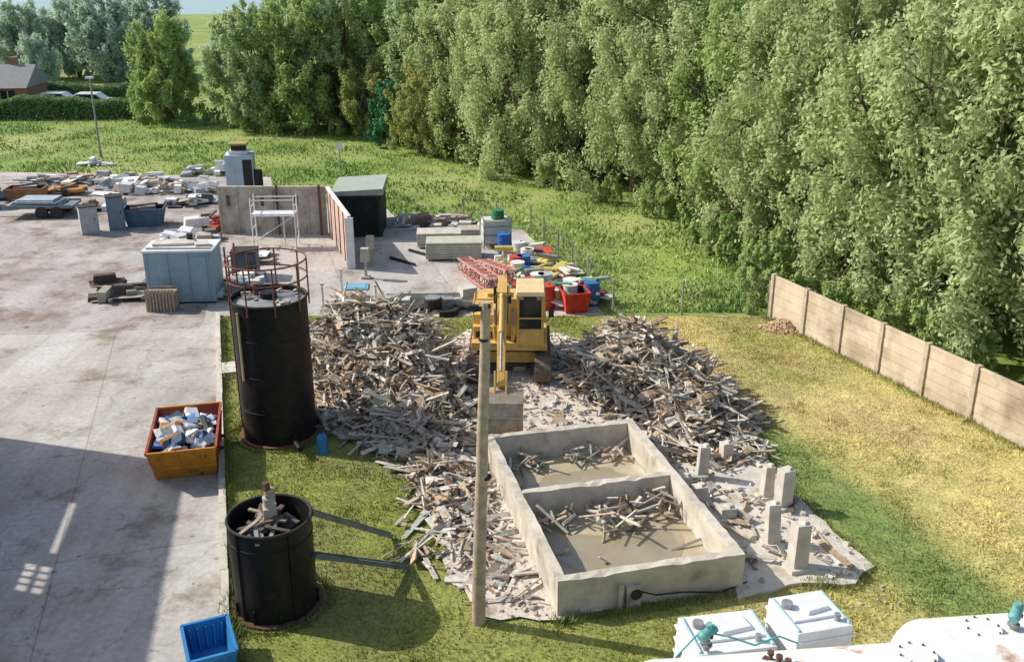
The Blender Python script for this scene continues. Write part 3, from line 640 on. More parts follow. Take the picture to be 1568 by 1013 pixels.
for (u0,u1,v0,v1,n,hh) in [(.4,1.2,2.7,3.3,14,.25),(1.7,2.9,2.3,3.3,46,.45),(3.0,3.6,2.5,3.3,14,.5),(.4,1.3,5.5,6.1,20,.22),(2.0,3.5,5.6,6.15,24,.22),(.3,.8,4,6,6,.1),(.3,3.6,.3,2.2,6,.03)]:
    for i in range(n):
        x,y=pl(random.uniform(u0,u1),random.uniform(v0,v1));plank(x,y,.18+random.random()*hh,random.uniform(.25,1.0),random.uniform(.03,.09),random.uniform(.02,.05),.35)
b.build('broken_timber',[m_deb],col=True)
b=MB()
def stones(poly,n,z,s=(.04,.16)):
    xs=[p[0] for p in poly];ys_=[p[1] for p in poly];k=0
    while k<n:
        x=random.uniform(min(xs),max(xs));y=random.uniform(min(ys_),max(ys_))
        if not inpoly(np.array(x),np.array(y),poly): continue
        if inpoly(np.array(x),np.array(y),PIT): continue
        q=random.uniform(*s);R=Matrix.Rotation(random.uniform(0,6),3,'Z')@Matrix.Rotation(random.uniform(0,6),3,'X')
        g=random.uniform(.4,.75);b.box((x,y,z),(q,q*random.uniform(.5,1),q*random.uniform(.4,.8)),0,rot=R,col=(g,g*.91,g*.81),taper=random.uniform(.5,.9));k+=1
stones(DUST,1800,.1,(.03,.13));stones(EXC,500,.1,(.03,.15));stones(SLAB,160,.12);stones([(7.5,17),(8.6,17.2),(7.8,16.2),(6.6,16.4)],10,.04,(.04,.09))
b.build('rubble_stones',[m_deb],col=True)

# ------------------------------------------------------------------ timber pole
b=MB();p0=Vector((-.65,15.85,0));p1=Vector((-.45,15.85,6.6))
prev=p0;rp_=.135
for k in range(1,9):
    q=p0.lerp(p1,k/8)+Vector((random.uniform(-.012,.012),0,0));r2=.135-.05*k/8;b.cyl(prev,q,rp_,r2,16,0,cap=(k==8));prev=q;rp_=r2
b.beam((p1.x-.22,15.85,6.45),(p1.x+.08,15.8,6.55),.06,.07,1);b.box((p1.x-.2,15.85,6.5),(.16,.1,.1),1)
for z in(5.9,3.2): b.cyl((p1.x-.03,15.85,z),(p1.x-.03,15.85,z+.05),.1,n=14,mi=1)
b.build('timber_utility_pole',[m_pole,m_dark])

# ------------------------------------------------------------------ excavator (front faces -y)
b=MB()
def stadium(l,h,n=8):
    r=h/2;pts=[]
    for i in range(n+1): a=-math.pi/2+math.pi*i/n;pts.append((l/2-r+r*math.cos(a),r+r*math.sin(a)))
    for i in range(n+1): a=math.pi/2+math.pi*i/n;pts.append((-l/2+r+r*math.cos(a),r+r*math.sin(a)))
    return pts
for s in(-1,1):
    x=s*1.02
    b.prism([(u,v+.02) for u,v in stadium(3.4,.72)],'x',x-.2,x+.2,1)
    st=stadium(3.48,.8,10);P=[Vector((x,u,v-.02)) for u,v in st];tot=len(P)
    per=[]
    for i in range(tot):
        p,q=P[i],P[(i+1)%tot];n=max(1,int((q-p).length/.17))
        for k in range(n): per.append((p.lerp(q,(k+.5)/n),(q-p).normalized()))
    for p,d in per: b.beam(p-d*.065,p+d*.065,.5,.05,2)
    for y in(-1.3,1.3): b.cyl((x-.22,y,.38),(x+.22,y,.38),.28,n=18,mi=0)
    for y in(-.7,-.25,.25,.7): b.cyl((x-.22,y,.2),(x+.22,y,.2),.12,n=12,mi=1)
b.box((0,0,.55),(1.6,1.5,.35),0);b.cyl((0,0,.7),(0,0,.92),.6,n=28,mi=1)
b.box((0,.35,1.05),(2.3,3.0,.24),0)
b.box((.0,1.35,1.5),(2.3,1.0,.8),0,taper=.94);b.prism([(-1.15,1.75),(1.15,1.75),(.85,2.1),(-.85,2.1)],'z',1.0,1.85,0)
b.box((-.78,.2,1.5),(.72,1.5,.7),0,taper=.95);b.box((-.78,-.62,1.35),(.66,.3,.42),0)
for k in range(5): b.box((-.78,-.2+.2*k,1.86),(.45,.04,.02),1)
b.box((-.78,-.78,1.3),(.5,.02,.2),1)
b.cyl((-.5,.9,1.8),(-.5,.9,2.3),.05,n=10,mi=1);b.box((-.4,1.3,1.95),(.7,.5,.14),0)
b.tube([(-1.12,-.5,1.2),(-1.12,-.5,2.15),(-1.12,.7,2.15),(-1.12,.7,1.8)],.02,6,0)
cx0,cx1,cy0,cy1=.22,1.04,-1.25,.25
for x in(cx0+.04,cx1-.04):
    for y in(cy0+.04,cy1-.04): b.beam((x,y,1.1),(x,y+(.08 if y<0 else 0),2.68),.08,.08,0)
b.box(((cx0+cx1)/2,(cy0+cy1)/2+.03,2.74),(cx1-cx0+.06,cy1-cy0+.02,.12),3,taper=.93)
b.box(((cx0+cx1)/2,(cy0+cy1)/2,1.4),(cx1-cx0-.002,cy1-cy0-.002,.5),0)
b.box(((cx0+cx1)/2,(cy0+cy1)/2+.03,2.18),(cx1-cx0-.1,cy1-cy0-.12,1.04),4)
b.beam((cx0,cy0+.02,2.0),(cx1,cy0+.02,2.0),.05,.05,0);b.beam((cx1-.03,-.45,1.6),(cx1-.03,-.45,2.7),.06,.06,0);b.beam((cx0+.03,-.45,1.6),(cx0+.03,-.45,2.7),.06,.06,0)
b.beam((.45,cy0-.01,1.7),(.7,cy0+.03,2.0),.02,.02,1)
b.box((.35,-1.2,2.62),(.16,.08,.1),5);b.box((.9,-1.2,2.62),(.16,.08,.1),5)
b.beam((1.1,-1.25,1.9),(1.25,-1.32,2.1),.02,.02,1);b.box((1.25,-1.33,2.2),(.16,.03,.24),1)
bx=-.14
bp=[((bx,-.55,1.35),.34,.45),((bx,-1.7,2.75),.34,.62),((bx,-2.5,3.2),.32,.6),((bx,-3.35,3.32),.28,.36)]
for (p,w,h),(q,w2,h2) in zip(bp[:-1],bp[1:]): b.beam(p,q,w,h,0,w1=w2,h1=h2)
b.cyl((bx-.3,-.55,1.35),(bx+.3,-.55,1.35),.12,n=14,mi=1);b.cyl((bx-.24,-3.35,3.3),(bx+.24,-3.35,3.3),.11,n=14,mi=1)
sp=[((bx,-2.75,3.72),.24,.3),((bx,-3.4,3.35),.26,.5),((bx,-5.35,1.55),.2,.26)]
for (p,w,h),(q,w2,h2) in zip(sp[:-1],sp[1:]): b.beam(p,q,w,h,0,w1=w2,h1=h2)
for s in(-.26,.26):
    b.cyl((bx+s,-.95,1.2),(bx+s,-1.6,1.95),.075,n=10,mi=0);b.cyl((bx+s,-1.6,1.95),(bx+s,-2.1,2.6),.04,n=10,mi=5)
b.cyl((bx,-1.5,3.1),(bx,-2.2,3.6),.075,n=10,mi=0);b.cyl((bx,-2.2,3.6),(bx,-2.75,3.78),.04,n=10,mi=5)
b.cyl((bx,-3.6,3.55),(bx,-4.4,2.75),.07,n=10,mi=0);b.cyl((bx,-4.4,2.75),(bx,-5.3,2.0),.035,n=10,mi=5)
for s in(-.12,.12): b.tube([(bx+s,-3.3,3.6),(bx+s*1.4,-3.7,3.5),(bx+s*1.2,-4.2,2.9)],.018,6,1)
b.beam((bx-.15,-5.3,2.0),(bx-.15,-5.6,1.45),.05,.12,0);b.beam((bx+.15,-5.3,2.0),(bx+.15,-5.6,1.45),.05,.12,0)
bk=[(-5.25,1.5),(-5.6,1.5),(-5.85,1.25),(-5.95,.9),(-5.9,.55),(-5.7,.32),(-5.35,.22),(-5.0,.25)]
for (y0,z0),(y1,z1) in zip(bk[:-1],bk[1:]): b.beam((bx+.05,y0,z0),(bx+.05,y1,z1),1.08,.05,6)
for s in(-.52,.52): b.prism(bk,'x',bx+.05+s-.02,bx+.05+s+.02,6)
for k in range(5): b.beam((bx+.05-.45+.225*k,-5.0,.25),(bx+.05-.45+.225*k,-4.82,.27),.07,.04,5)
b.beam((bx-.5,-5.97,.95),(bx+.6,-5.97,.95),.03,.08,6);b.beam((bx-.5,-5.9,1.32),(bx+.6,-5.9,1.32),.03,.08,6)
for k in range(4): b.beam((bx-.4+.3*k,-5.96,.45),(bx-.4+.3*k,-5.9,1.3),.05,.03,6)
m_buck=M('worn_bucket_steel',(.5,.42,.34),(.3,.24,.17),5,metal=.2,rough=.5)
b.build('tracked_excavator',[m_yel,m_dark,M('track_steel',(.24,.17,.12),(.13,.09,.07),8),M('cab_roof_paint',(.74,.58,.32),(.64,.5,.26),3,rough=.5),m_glass,m_steel,m_buck],(-.06,28.85,.08),rad(-1),bevel=.012)

# ------------------------------------------------------------------ precast fence
b=MB();d=Vector((.3817,-.9243,0));st=Vector((9.35,33.35,0));nP=13
yawf=math.atan2(d.y,d.x)
for i in range(nP+1):
    p=st+d*(1.83*i);b.box((p.x,p.y,.82),(.16,.18,1.74),1,yawf,taper=.95)
    if i<nP:
        c=p+d*.915
        for k in range(5):
            b.box((c.x,c.y,.17+k*.315),(1.68,.055+.008*(k%2),.302),0,yawf)
        b.box((c.x,c.y,1.62),(1.68,.09,.07),0,yawf)
m_pan=M('buff_panel_concrete',(.66,.55,.42),(.48,.38,.27),1.1,c3=(.3,.24,.16),s3=.7,t3=(.52,.7))
b.build('concrete_panel_fence',[m_pan,M('fence_post_concrete',(.55,.46,.36),(.36,.3,.22),3)])
b=MB()
for i in range(420):
    x=random.gauss(9.55,.4);y=random.gauss(32.3,.35);z=.3*math.exp(-((x-9.55)/.5)**2-((y-32.3)/.45)**2);q=random.uniform(.06,.16)
    b.box((x,y,z),(q,q*.8,q*.6),0,rot=Matrix.Rotation(random.uniform(0,6),3,'Z')@Matrix.Rotation(random.uniform(0,6),3,'X'),taper=.6)
b.build('earth_mound',[M('orange_soil',(.5,.36,.22),(.36,.25,.14),3)])
# ------------------------------------------------------------------ chain-link fence
m_mesh=M('galvanised_wire',(.36,.37,.34),(.28,.28,.25),9,metal=.3)
b=MB();path=[(9.3,33.6),(6.2,33.75),(3.7,33.9),(3.0,37),(2.0,41),(.9,45.5),(-2.4,47.6),(-5.8,48.9)]
for a,c in zip(path[:-1],path[1:]):
    A=Vector((*a,0));C=Vector((*c,0));n=max(1,round((C-A).length/2.6))
    for k in range(n):
        p=A.lerp(C,k/n);q=A.lerp(C,(k+1)/n);b.beam(p,p+Vector((0,0,1.35)),.07,.07,1)
        for z in(.1,.65,1.25): b.cyl(p+Vector((0,0,z)),q+Vector((0,0,z)),.006,n=4,mi=0,cap=False)
        L_=(q-p).length;m=int(L_/.2);dd=(q-p)/m
        for j in range(m):
            w=p+dd*j
            b.cyl(w+Vector((0,0,.1)),w+dd*2+Vector((0,0,1.25)),.0022,n=3,mi=0,cap=False);b.cyl(w+dd*2+Vector((0,0,.1)),w+Vector((0,0,1.25)),.0022,n=3,mi=0,cap=False)
b.build('chain_link_fence',[m_mesh,m_conc])

# ------------------------------------------------------------------ site cabin
b=MB();b.box((0,0,1.05),(2.5,1.5,1.95),0)
b.box((0,0,2.05),(2.6,1.6,.08),1)
for x in(-1.15,-.4,.35,1.1): b.box((x,-.76,1.05),(.05,.03,1.9),0)
b.box((.72,-.765,1.0),(.6,.02,1.7),0);b.box((-.75,-.765,.14),(.2,.03,.1),2)
for y in(-.6,.6): b.box((0,y,.04),(2.4,.15,.1),2)
b.box((-.3,.2,2.14),(1.5,.7,.1),3,.05);b.box((.8,-.2,2.16),(.5,.5,.14),3,.3);b.beam((-1.2,-.5,2.13),(1.2,-.6,2.13),.1,.05,3);b.cyl((.2,.5,2.1),(.2,.5,2.4),.12,n=12,mi=2)
b.build('site_cabin',[m_cabin,m_whitec,m_dark,m_concL],(-12.45,35.7,.015),rad(4),bevel=.01)
def slatcrate(name,x,y,sx,sy,sz,yaw,m):
    b=MB()
    for k in range(int(sx/.12)): b.box((-sx/2+.06+k*.12,-sy/2,sz/2),(.08,.02,sz),0);b.box((-sx/2+.06+k*.12,sy/2,sz/2),(.08,.02,sz),0)
    b.box((0,0,sz*.45),(sx-.1,sy-.1,sz*.85),0)
    for s in(-1,1): b.beam((-sx/2,s*(sy/2+.02),sz*.9),(sx/2,s*(sy/2+.02),sz*.9),.04,.08,0)
    b.build(name,[m],(x,y,.015),yaw)
slatcrate('timber_crate',-12.9,34.3,1.15,.5,.85,.05,m_wood)

PALG=[(.6,.6,.58),(.7,.7,.7),(.36,.37,.4),(.16,.17,.18),(.3,.17,.11),(.45,.36,.26),(.18,.26,.36),(.72,.7,.65),(.1,.09,.08)]
def heap(name,x,y,L_,W_,h,n,pal,yaw=0,drums=0,long=1.2,al=.25):
    b=MB()
    for i in range(n):
        u=random.uniform(-.5,.5)*L_;v=random.gauss(0,.28)*W_
        v=max(-W_/2,min(W_/2,v))
        hk=h*(.35+.65*math.sin(u*2.3+x)**2)
        z=random.uniform(.02,hk)*(1-abs(v)/W_)
        R=Matrix.Rotation(random.choice([0,0,1.57])+random.gauss(0,al),3,'Z')@Matrix.Rotation(random.gauss(0,.1),3,'X')@Matrix.Rotation(random.gauss(0,.1),3,'Y')
        c=random.choice(pal);t=random.random()
        if t<.4: b.box((u,v,z+.04),(random.uniform(.5,long),random.uniform(.05,.18),random.uniform(.04,.12)),0,rot=R,col=c)
        elif t<.68:
            hh=random.uniform(.15,.5);b.box((u,v,z*.4+hh/2),(random.uniform(.3,.9),random.uniform(.25,.6),hh),0,rot=R,col=c,taper=random.uniform(.85,1))
        elif t<.88: b.box((u,v,z+.05),(random.uniform(.6,1.5),random.uniform(.4,.9),.03),0,rot=R,col=c)
        else:
            dv=R@Vector((random.uniform(.4,1.0),0,0));p=Vector((u,v,z+.12));b.cyl(p-dv/2,p+dv/2,random.uniform(.05,.16),n=12,mi=0,col=c)
    for i in range(drums):
        u=random.uniform(-.45,.45)*L_;v=random.uniform(-.45,.45)*W_;c=random.choice(pal);b.cyl((u,v,.0),(u,v,.85),.28,n=18,col=c)
        for z in(.28,.57,.84): b.ring((u,v,z),.285,.015,18,0,col=c)
    return b.build(name,[m_junk],(x,y,.015),yaw,col=True)
W_=[(.75,.75,.74),(.65,.65,.65),(.8,.8,.8),(.36,.36,.36),(.45,.36,.27),(.14,.14,.14)]
heap('scrap_heap',-25.7,53.6,3.2,1.2,.7,30,[(.3,.16,.09),(.1,.09,.09),(.36,.25,.15),(.16,.16,.17),(.5,.25,.09)],.1)
heap('scrap_heap',-29,52.5,3.5,1.6,1.0,40,PALG,.1)
heap('rubble_row',-19.7,54.5,6.5,1.5,.8,110,W_,.02)
heap('rubble_row',-24.5,57,8,1.4,.5,90,W_+[(.4,.3,.22)],.05,long=2)
heap('rubble_row',-17,51.5,3,1.4,.5,40,W_,.1)
heap('sheet_stack',-26.7,62.4,2.2,1,.2,12,[(.75,.76,.78)],.1,al=.1)
heap('sheet_stack',-18.3,59.6,3.4,1.6,.6,30,[(.65,.67,.7),(.7,.7,.7),(.36,.36,.36)],.1,al=.1)
heap('scrap_heap',-14.7,46.3,1.6,1.2,.9,24,[(.6,.05,.04),(.75,.73,.7),(.12,.12,.12),(.4,.08,.05)],.1)
heap('rubble_row',-14.9,43.9,2.2,1.3,.4,34,W_+[(.12,.2,.4)],.1)
heap('timber_offcuts',-15.3,37.0,1.9,.7,.3,12,[(.08,.06,.05),(.2,.17,.14)],.1,long=1.8,al=.1)
heap('timber_offcuts',-15.0,35.6,1.9,.6,.2,12,[(.38,.34,.28),(.25,.22,.18),(.1,.08,.07)],.3,long=1.4)
heap('scrap_heap',-10.6,36.6,1.4,2.2,.5,40,PALG,.1)
heap('rubble_row',-11.5,41,1.4,2.0,.3,24,W_,.1)
heap('scrap_heap',-22,50.3,3.0,1.0,.35,20,PALG,.1,long=1.6)
b=MB();b.box((0,0,.55),(3.4,1.5,.1),0);b.beam((-1.7,0,.45),(-2.6,0,.35),.1,.1,1)
for x in(.2,.95):
    for y in(-.7,.7): b.cyl((x,y-.1,.3),(x,y+.1,.3),.3,n=18,mi=1)
for k in range(5): b.box((random.uniform(-.2,.2),random.uniform(-.1,.1),.64+k*.06),(2.6-.2*k,1.2,.05),2,random.uniform(-.08,.08))
b.beam((-1.7,-.75,.62),(1.7,-.75,.62),.05,.12,0);b.beam((-1.7,.75,.62),(1.7,.75,.62),.05,.12,0)
b.build('flatbed_trailer',[M('grey_green_trailer',(.2,.25,.27),(.14,.18,.2),4),m_dark,M('blue_grey_sheet',(.4,.45,.5),(.3,.35,.4),3)],(-23.9,48.9,.015),.08)
def sbin(x,y,c,yaw,s=1):
    b=MB();tub(b,1.5,.95,1.9,1.15,.85,.03,0,1);b.box((.1,.1,.78),(.8,.5,.3),2,.3);b.box((-.4,0,.72),(.5,.4,.3),3,.1);b.beam((-.7,.1,.9),(.7,-.2,1.1),.08,.08,3)
    for k in(-.5,0,.5): b.beam((k,-.49,.02),(k*1.2,-.59,.82),.06,.04,0)
    b.build('open_scrap_bin',[M('bin_paint_%d'%int(-x*10),c,tuple(v*.7 for v in c),4),m_dark,m_steel,m_rust],(x,y,.015),yaw)
sbin(-18.0,47,(.1,.16,.24),.15);sbin(-27.9,50.6,(.1,.25,.25),.3);sbin(-25.9,51.6,(.4,.2,.09),.1);sbin(-29.6,49.5,(.12,.28,.26),.4)
def cabinet(x,y,w,d_,h,c,yaw):
    b=MB();m=M('cabinet_%d_%d'%(int(-x*10),int(y*10)),c,tuple(v*.8 for v in c),3,rough=.6)
    b.box((0,0,h/2),(w,d_,h),0);b.box((0,-d_/2-.01,h/2),(w*.86,.03,h*.88),0);b.box((0,0,h+.02),(w*1.05,d_*1.05,.05),1);b.box((w*.3,-d_/2-.04,h*.55),(.04,.03,.15),1)
    b.build('metal_cabinet',[m,m_dark],(x,y,.015),yaw,bevel=.01)
cabinet(-20.1,45.4,.8,.7,1.3,(.42,.45,.47),.5);cabinet(-19.1,46.2,.75,.7,1.6,(.18,.24,.3),.4)
cabinet(-10.9,38.5,1.0,.9,1.1,(.08,.1,.12),.1)
b=MB();b.box((0,0,1.1),(1.5,1.3,2.2),0);b.box((.45,-.66,1.1),(.5,.02,1.7),3);b.box((.0,0,2.3),(1.0,.9,.2),2);b.box((0,0,2.55),(.75,.7,.3),3);b.box((0,0,2.75),(1.0,.9,.1),1)
b.box((-.45,-.66,1.3),(.45,.03,.8),0);b.cyl((.9,-.3,0),(.9,-.3,1.3),.3,n=14,mi=3)
b.build('yard_kiosk',[M('kiosk_paint',(.48,.58,.64),(.38,.47,.53),2),M('dull_yellow_cap',(.4,.34,.12),(.3,.25,.1),3),m_whitec,m_dark],(-15.1,54.2,.015),rad(8),bevel=.01)

# ------------------------------------------------------------------ concrete panel shell building
b=MB()
for k in range(6): b.box((-13.35+k*.83,45.35,1.1),(.815,.12+.006*(k%2),2.2),0)
for k in range(7): b.box((-13.77+k*.83,45.27,1.12),(.09,.09,2.24),0)
for k in range(3): b.box((-13.35+k*1.6,45.27,1.6),(.16,.02,.5),1)
b.beam((-13.8,45.3,2.24),(-8.8,45.3,2.24),.18,.1,0)
e0=Vector((-8.65,45.3,0));e1=Vector((-6.75,39.6,0));n=5
for k in range(n):
    p=e0.lerp(e1,k/n);q=e0.lerp(e1,(k+1)/n);g=(q-p).normalized()*.03
    b.beam(p+g+Vector((0,0,1.1)),q-g+Vector((0,0,1.1)),.1,2.15-.01*k,2)
    b.beam(q+Vector((-.03,0,0)),q+Vector((-.03,0,2.2)),.1,.1,1 if k<n-1 else 3)
b.beam(e0+Vector((0,0,2.24)),e1+Vector((0,0,2.24)),.16,.08,3)
b.box((e1.x,e1.y-.06,1.1),(.34,.1,2.2),3)
b.beam((-11.0,45.1,0),(-11.0,45.1,2.4),.1,.1,1);b.beam((-9.0,45.05,0),(-9.0,45.05,2.4),.1,.1,1)
b.build('precast_concrete_shed',[m_conc,m_rust,M('pink_stained_wall',(.58,.43,.37),(.42,.28,.22),2),m_whitec])
b=MB();b.box((0,0,1.0),(2.15,3.2,2.0),0);b.prism([(-1.2,2.0),(1.2,2.0),(1.2,2.3),(-1.2,2.18)],'y',-1.7,1.7,1)
b.box((0,-1.61,1.0),(1.9,.03,1.8),2);b.beam((-.9,-1.64,.1),(.9,-1.64,1.85),.04,.06,3);b.box((0,-1.63,1.95),(2.2,.05,.12),3)  # flat dark panel paints the open front's shade; diagonal bar draws a prop's shadow
b.build('green_garage',[M('dark_green_paint',(.03,.06,.055),(.02,.04,.035),3),M('grey_green_roof',(.38,.43,.37),(.3,.34,.3),2),M('dark_doorway',(.015,.03,.025),(.01,.015,.013),2),m_dark],(-7.25,46.2,.015),rad(3))
b=MB()
for x in(0,1.9):
    for y in(0,.8): b.cyl((x,y,0),(x,y,2.3),.03,n=6)
    for z in(.4,.9,1.4,1.9): b.cyl((x,0,z),(x,.8,z),.025,n=6)
for z in(1.5,2.2):
    for y in(0,.8): b.cyl((0,y,z),(1.9,y,z),.025,n=6)
b.cyl((0,0,.3),(1.9,0,1.5),.02,n=6);b.box((.95,.4,1.55),(1.9,.7,.05),0);b.cyl((1.4,0,0),(1.4,0,1.5),.03,n=6)
b.build('scaffold_tower',[m_whitec],(-11.6,42.6,.015),.05)
for x,y in((-6.0,40.1),(-5.95,38.2)):
    b=MB();b.box((0,0,.55),(.1,.1,1.1),0);b.box((0,-.03,1.0),(.35,.3,.55),0,taper=.9);b.box((0,0,.05),(.35,.35,.1),0);b.build('meter_post',[m_conc],(x,y,.015))
def stack(x,y,w,d_,n,yaw,m,t=.09):
    b=MB()
    for k in range(n): b.box((random.uniform(-.02,.02),random.uniform(-.02,.02),.12+k*t*1.15),(w,d_,t),0)
    for s in(-.4,0,.4): b.box((w*s,0,.04),(.1,d_,.08),1)
    b.build('stacked_concrete_panels',[m,m_wood],(x,y,.015),yaw,bevel=.008)
m_pangr=M('mossy_panel',(.54,.53,.43),(.4,.4,.32),3)
stack(-2.55,41.3,2.4,1.2,7,.06,m_pangr);stack(-3.3,43.2,2.0,1.1,6,.06,m_concL)
stack(-1.9,45,1.3,.9,3,.1,m_conc)
heap('steel_beam_stack',-4.0,47.0,3.8,1.2,.5,40,[(.38,.26,.18),(.6,.57,.52),(.25,.18,.13),(.43,.44,.44)],.1,long=1.9,al=.1)
heap('steel_beam_stack',-2.6,45.6,2.4,1,.35,26,[(.38,.26,.18),(.6,.57,.52),(.25,.25,.25)],.0,long=1.6,al=.1)
for k in range(3):
    b=MB();b.beam((0,0,.05),(1.2,-1.1,.05),.08,.08,0);b.beam((0,0,.1),(1.2,-1.1,.1),.02,.06,0);b.build('steel_angle',[m_dark],(-5.3+.7*k,41+1.2*k,.015))
b=MB();b.box((0,0,.75),(1.2,1,1.0),0,taper=.97)
for x in(-.62,.62):
    for y in(-.52,.52): b.cyl((x,y,0),(x,y,1.35),.025,n=6,mi=1)
for z in(.2,.6,1.0,1.3): b.tube([(-.62,-.52,z),(.62,-.52,z),(.62,.52,z),(-.62,.52,z),(-.62,-.52,z)],.02,6,1)
b.cyl((.1,0,1.28),(.1,0,1.65),.3,.28,18,2)
b.build('framed_liquid_tank',[M('offwhite_plastic',(.62,.64,.56),(.5,.52,.45),2),m_steel,M('green_plastic',(.05,.2,.11),(.04,.15,.08),3)],(-.75,43.2,.015),.2)
CL=[(.7,.7,.66),(.7,.68,.6),(.7,.67,.6),(.06,.16,.42),(.6,.5,.14),(.48,.08,.05),(.75,.76,.72),(.1,.26,.17),(.36,.34,.3),(.12,.12,.12),(.5,.38,.26),(.62,.57,.46),(.42,.46,.46)]
heap('drum_and_scrap_heap',.5,39.8,1.8,3.2,.8,80,CL,.1,drums=3)
heap('drum_and_scrap_heap',1.3,37,2.4,3.0,1.0,120,CL,.1,drums=3,al=.6)
heap('drum_and_scrap_heap',1.9,35.2,2.6,1.6,.9,80,CL+[(.6,.06,.05)]*2,.1,drums=2,al=.6)
b=MB()
def lattice(p0,p1,s,n):
    p0=Vector(p0);p1=Vector(p1);d=(p1-p0).normalized();x=d.cross(Vector((0,0,1))).normalized();u=x.cross(d)
    C=[x*s/2+u*s/2,x*-s/2+u*s/2,x*-s/2-u*s/2,x*s/2-u*s/2]
    for c in C: b.beam(p0+c,p1+c,.06,.06,0)
    for k in range(n):
        a=p0.lerp(p1,k/n);e=p0.lerp(p1,(k+1)/n)
        for i in range(4): b.beam(a+C[i],e+C[(i+1)%4],.035,.035,0);b.beam(a+C[i],a+C[(i+1)%4],.035,.035,0)
lattice((-2.0,39.0,.4),(-.6,34.9,.75),.5,7);lattice((-1.2,38.8,.4),(.0,35.3,1.0),.45,6)
b.box((-.9,36.6,.35),(.5,.9,.5),1,.3);b.box((-1.7,35.4,.3),(.6,.5,.5),1,.5)
b.build('red_steel_lattice',[M('faded_red_steel',(.6,.31,.27),(.45,.18,.15),5),m_concL])
def drum(x,y,c,nm,lying=False):
    b=MB();m=M(nm+'_paint%d'%int(abs(x*10)),c,tuple(v*.7 for v in c),4,rough=.5)
    b.cyl((0,0,0),(0,0,.88),.29,n=22)
    for z in(.02,.3,.58,.86): b.ring((0,0,z),.295,.018,22)
    b.cyl((.12,0,.88),(.12,0,.9),.04,n=8,mi=1)
    b.build(nm,[m,m_dark],(x,y,.3 if lying else .015)).rotation_euler=(1.57 if lying else 0,0,.8)
drum(-.35,42,(.04,.16,.5),'blue_drum');drum(.9,39.5,(.6,.52,.1),'yellow_drum',True);drum(2.0,38.6,(.6,.52,.12),'yellow_drum',True)
drum(3.0,35,(.05,.16,.45),'blue_drum');drum(.3,40.6,(.7,.7,.68),'white_drum');drum(.4,38.2,(.03,.15,.5),'blue_drum',True);drum(1.3,34.6,(.6,.07,.04),'red_drum')
b=MB();tub(b,.8,.8,.95,1.0,.75,.03,0,1);b.beam((-.45,-.45,.4),(.45,-.45,.4),.03,.05,0);b.build('red_hopper',[M('bright_red_paint',(.6,.06,.035),(.42,.04,.025),4),m_dark],(2.3,34.3,.015),.2)
m_con2=M('greenish_precast',(.5,.5,.43),(.36,.37,.3),3)
def halfpipe(x,y,l,r,yaw):
    b=MB();n=10;vs=[]
    for xx in(-l/2,l/2):
        for q in(r,r-.06):
            for i in range(n+1): a=math.pi*i/n;vs.append((xx,q*math.cos(a),.05+r-q*math.sin(a)*1.0))
    m=n+1;fs=[]
    for i in range(n): fs+=[(i,i+1,2*m+i+1,2*m+i),(m+i+1,m+i,3*m+i,3*m+i+1),(i+1,i,m+i,m+i+1),(2*m+i,2*m+i+1,3*m+i+1,3*m+i)]
    b.add(vs,fs,0);b.build('concrete_channel',[m_con2],(x,y,.015),yaw)
halfpipe(-4.0,34.3,1.5,.3,.05);halfpipe(-3.9,34.95,1.7,.28,.02);halfpipe(-1.4,34.4,1.3,.3,-.1);halfpipe(-2.6,35.0,1.3,.28,.1)
b=MB();
for i in range(24):
    a=2*math.pi*i/24;a2=2*math.pi*(i+1)/24;b.beam((.4*math.cos(a),.4*math.sin(a),.12),(.4*math.cos(a2),.4*math.sin(a2),.12),.2,.24,0)
b.build('old_tyre',[m_dark],(-2.45,33.9,.0));
b=MB()
b.cyl((0,0,0),(0,0,.55),.33,n=20,mi=0);b.cyl((0,0,.5),(0,0,.6),.28,n=20,mi=1);b.box((.5,.1,.25),(.5,.4,.5),1)
b.build('pump_unit',[m_dark,m_steel],(-2.9,34.0,.015),.2)
heap('scrap_heap',-3.2,34.6,3.0,.8,.35,24,[(.45,.46,.42),(.25,.25,.25),(.6,.6,.57)],.05)
b=MB();b.box((0,0,.03),(1.0,.8,.03),0,.1);b.box((0,0,.055),(.8,.6,.02),0,.1);b.build('blue_mat',[M('faded_blue',(.2,.42,.56),(.15,.35,.47),4)],(-6.2,37,.015))
for x,y in((-6.6,36.2),(-7.0,34.4),(-5.0,34.2)):
    b=MB();b.box((0,0,.5),(.06,.06,1.0),0);b.box((0,0,.98),(.12,.1,.08),0);b.build('marker_post',[m_whitec],(x,y,0))

# ------------------------------------------------------------------ white process tanks, bottom right
def vessel(name,loc,L_,R_,yaw,man=.9):
    b=MB();n=48
    b.cyl((0,0,0),(L_,0,0),R_,n=n,cap=False)
    prev=(0,R_)
    for k in range(1,8):
        a=math.pi/2*k/7;cur=(-.45*R_*math.sin(a),R_*math.cos(a)+.001)
        b.cyl((prev[0],0,0),(cur[0],0,0),prev[1],cur[1],n=n,cap=False);prev=cur
    for x in(.02,L_*.5): b.cyl((x,0,0),(x+.05,0,0),R_+.012,n=n,cap=False)
    for x in(.6,L_-.8): b.box((x,0,-R_*.9),(.3,R_*1.5,R_*1.2),1)
    b.cyl((man,0,R_-.03),(man,0,R_+.06),.22,n=24,mi=0);b.cyl((man,0,R_+.06),(man,0,R_+.085),.27,n=24,mi=0)
    for k in range(8): a=k*math.pi/4;b.cyl((man+.24*math.cos(a),.24*math.sin(a),R_+.085),(man+.24*math.cos(a),.24*math.sin(a),R_+.11),.016,n=6,mi=2)
    return b.build(name,[m_white,m_conc,m_rust],loc,yaw)
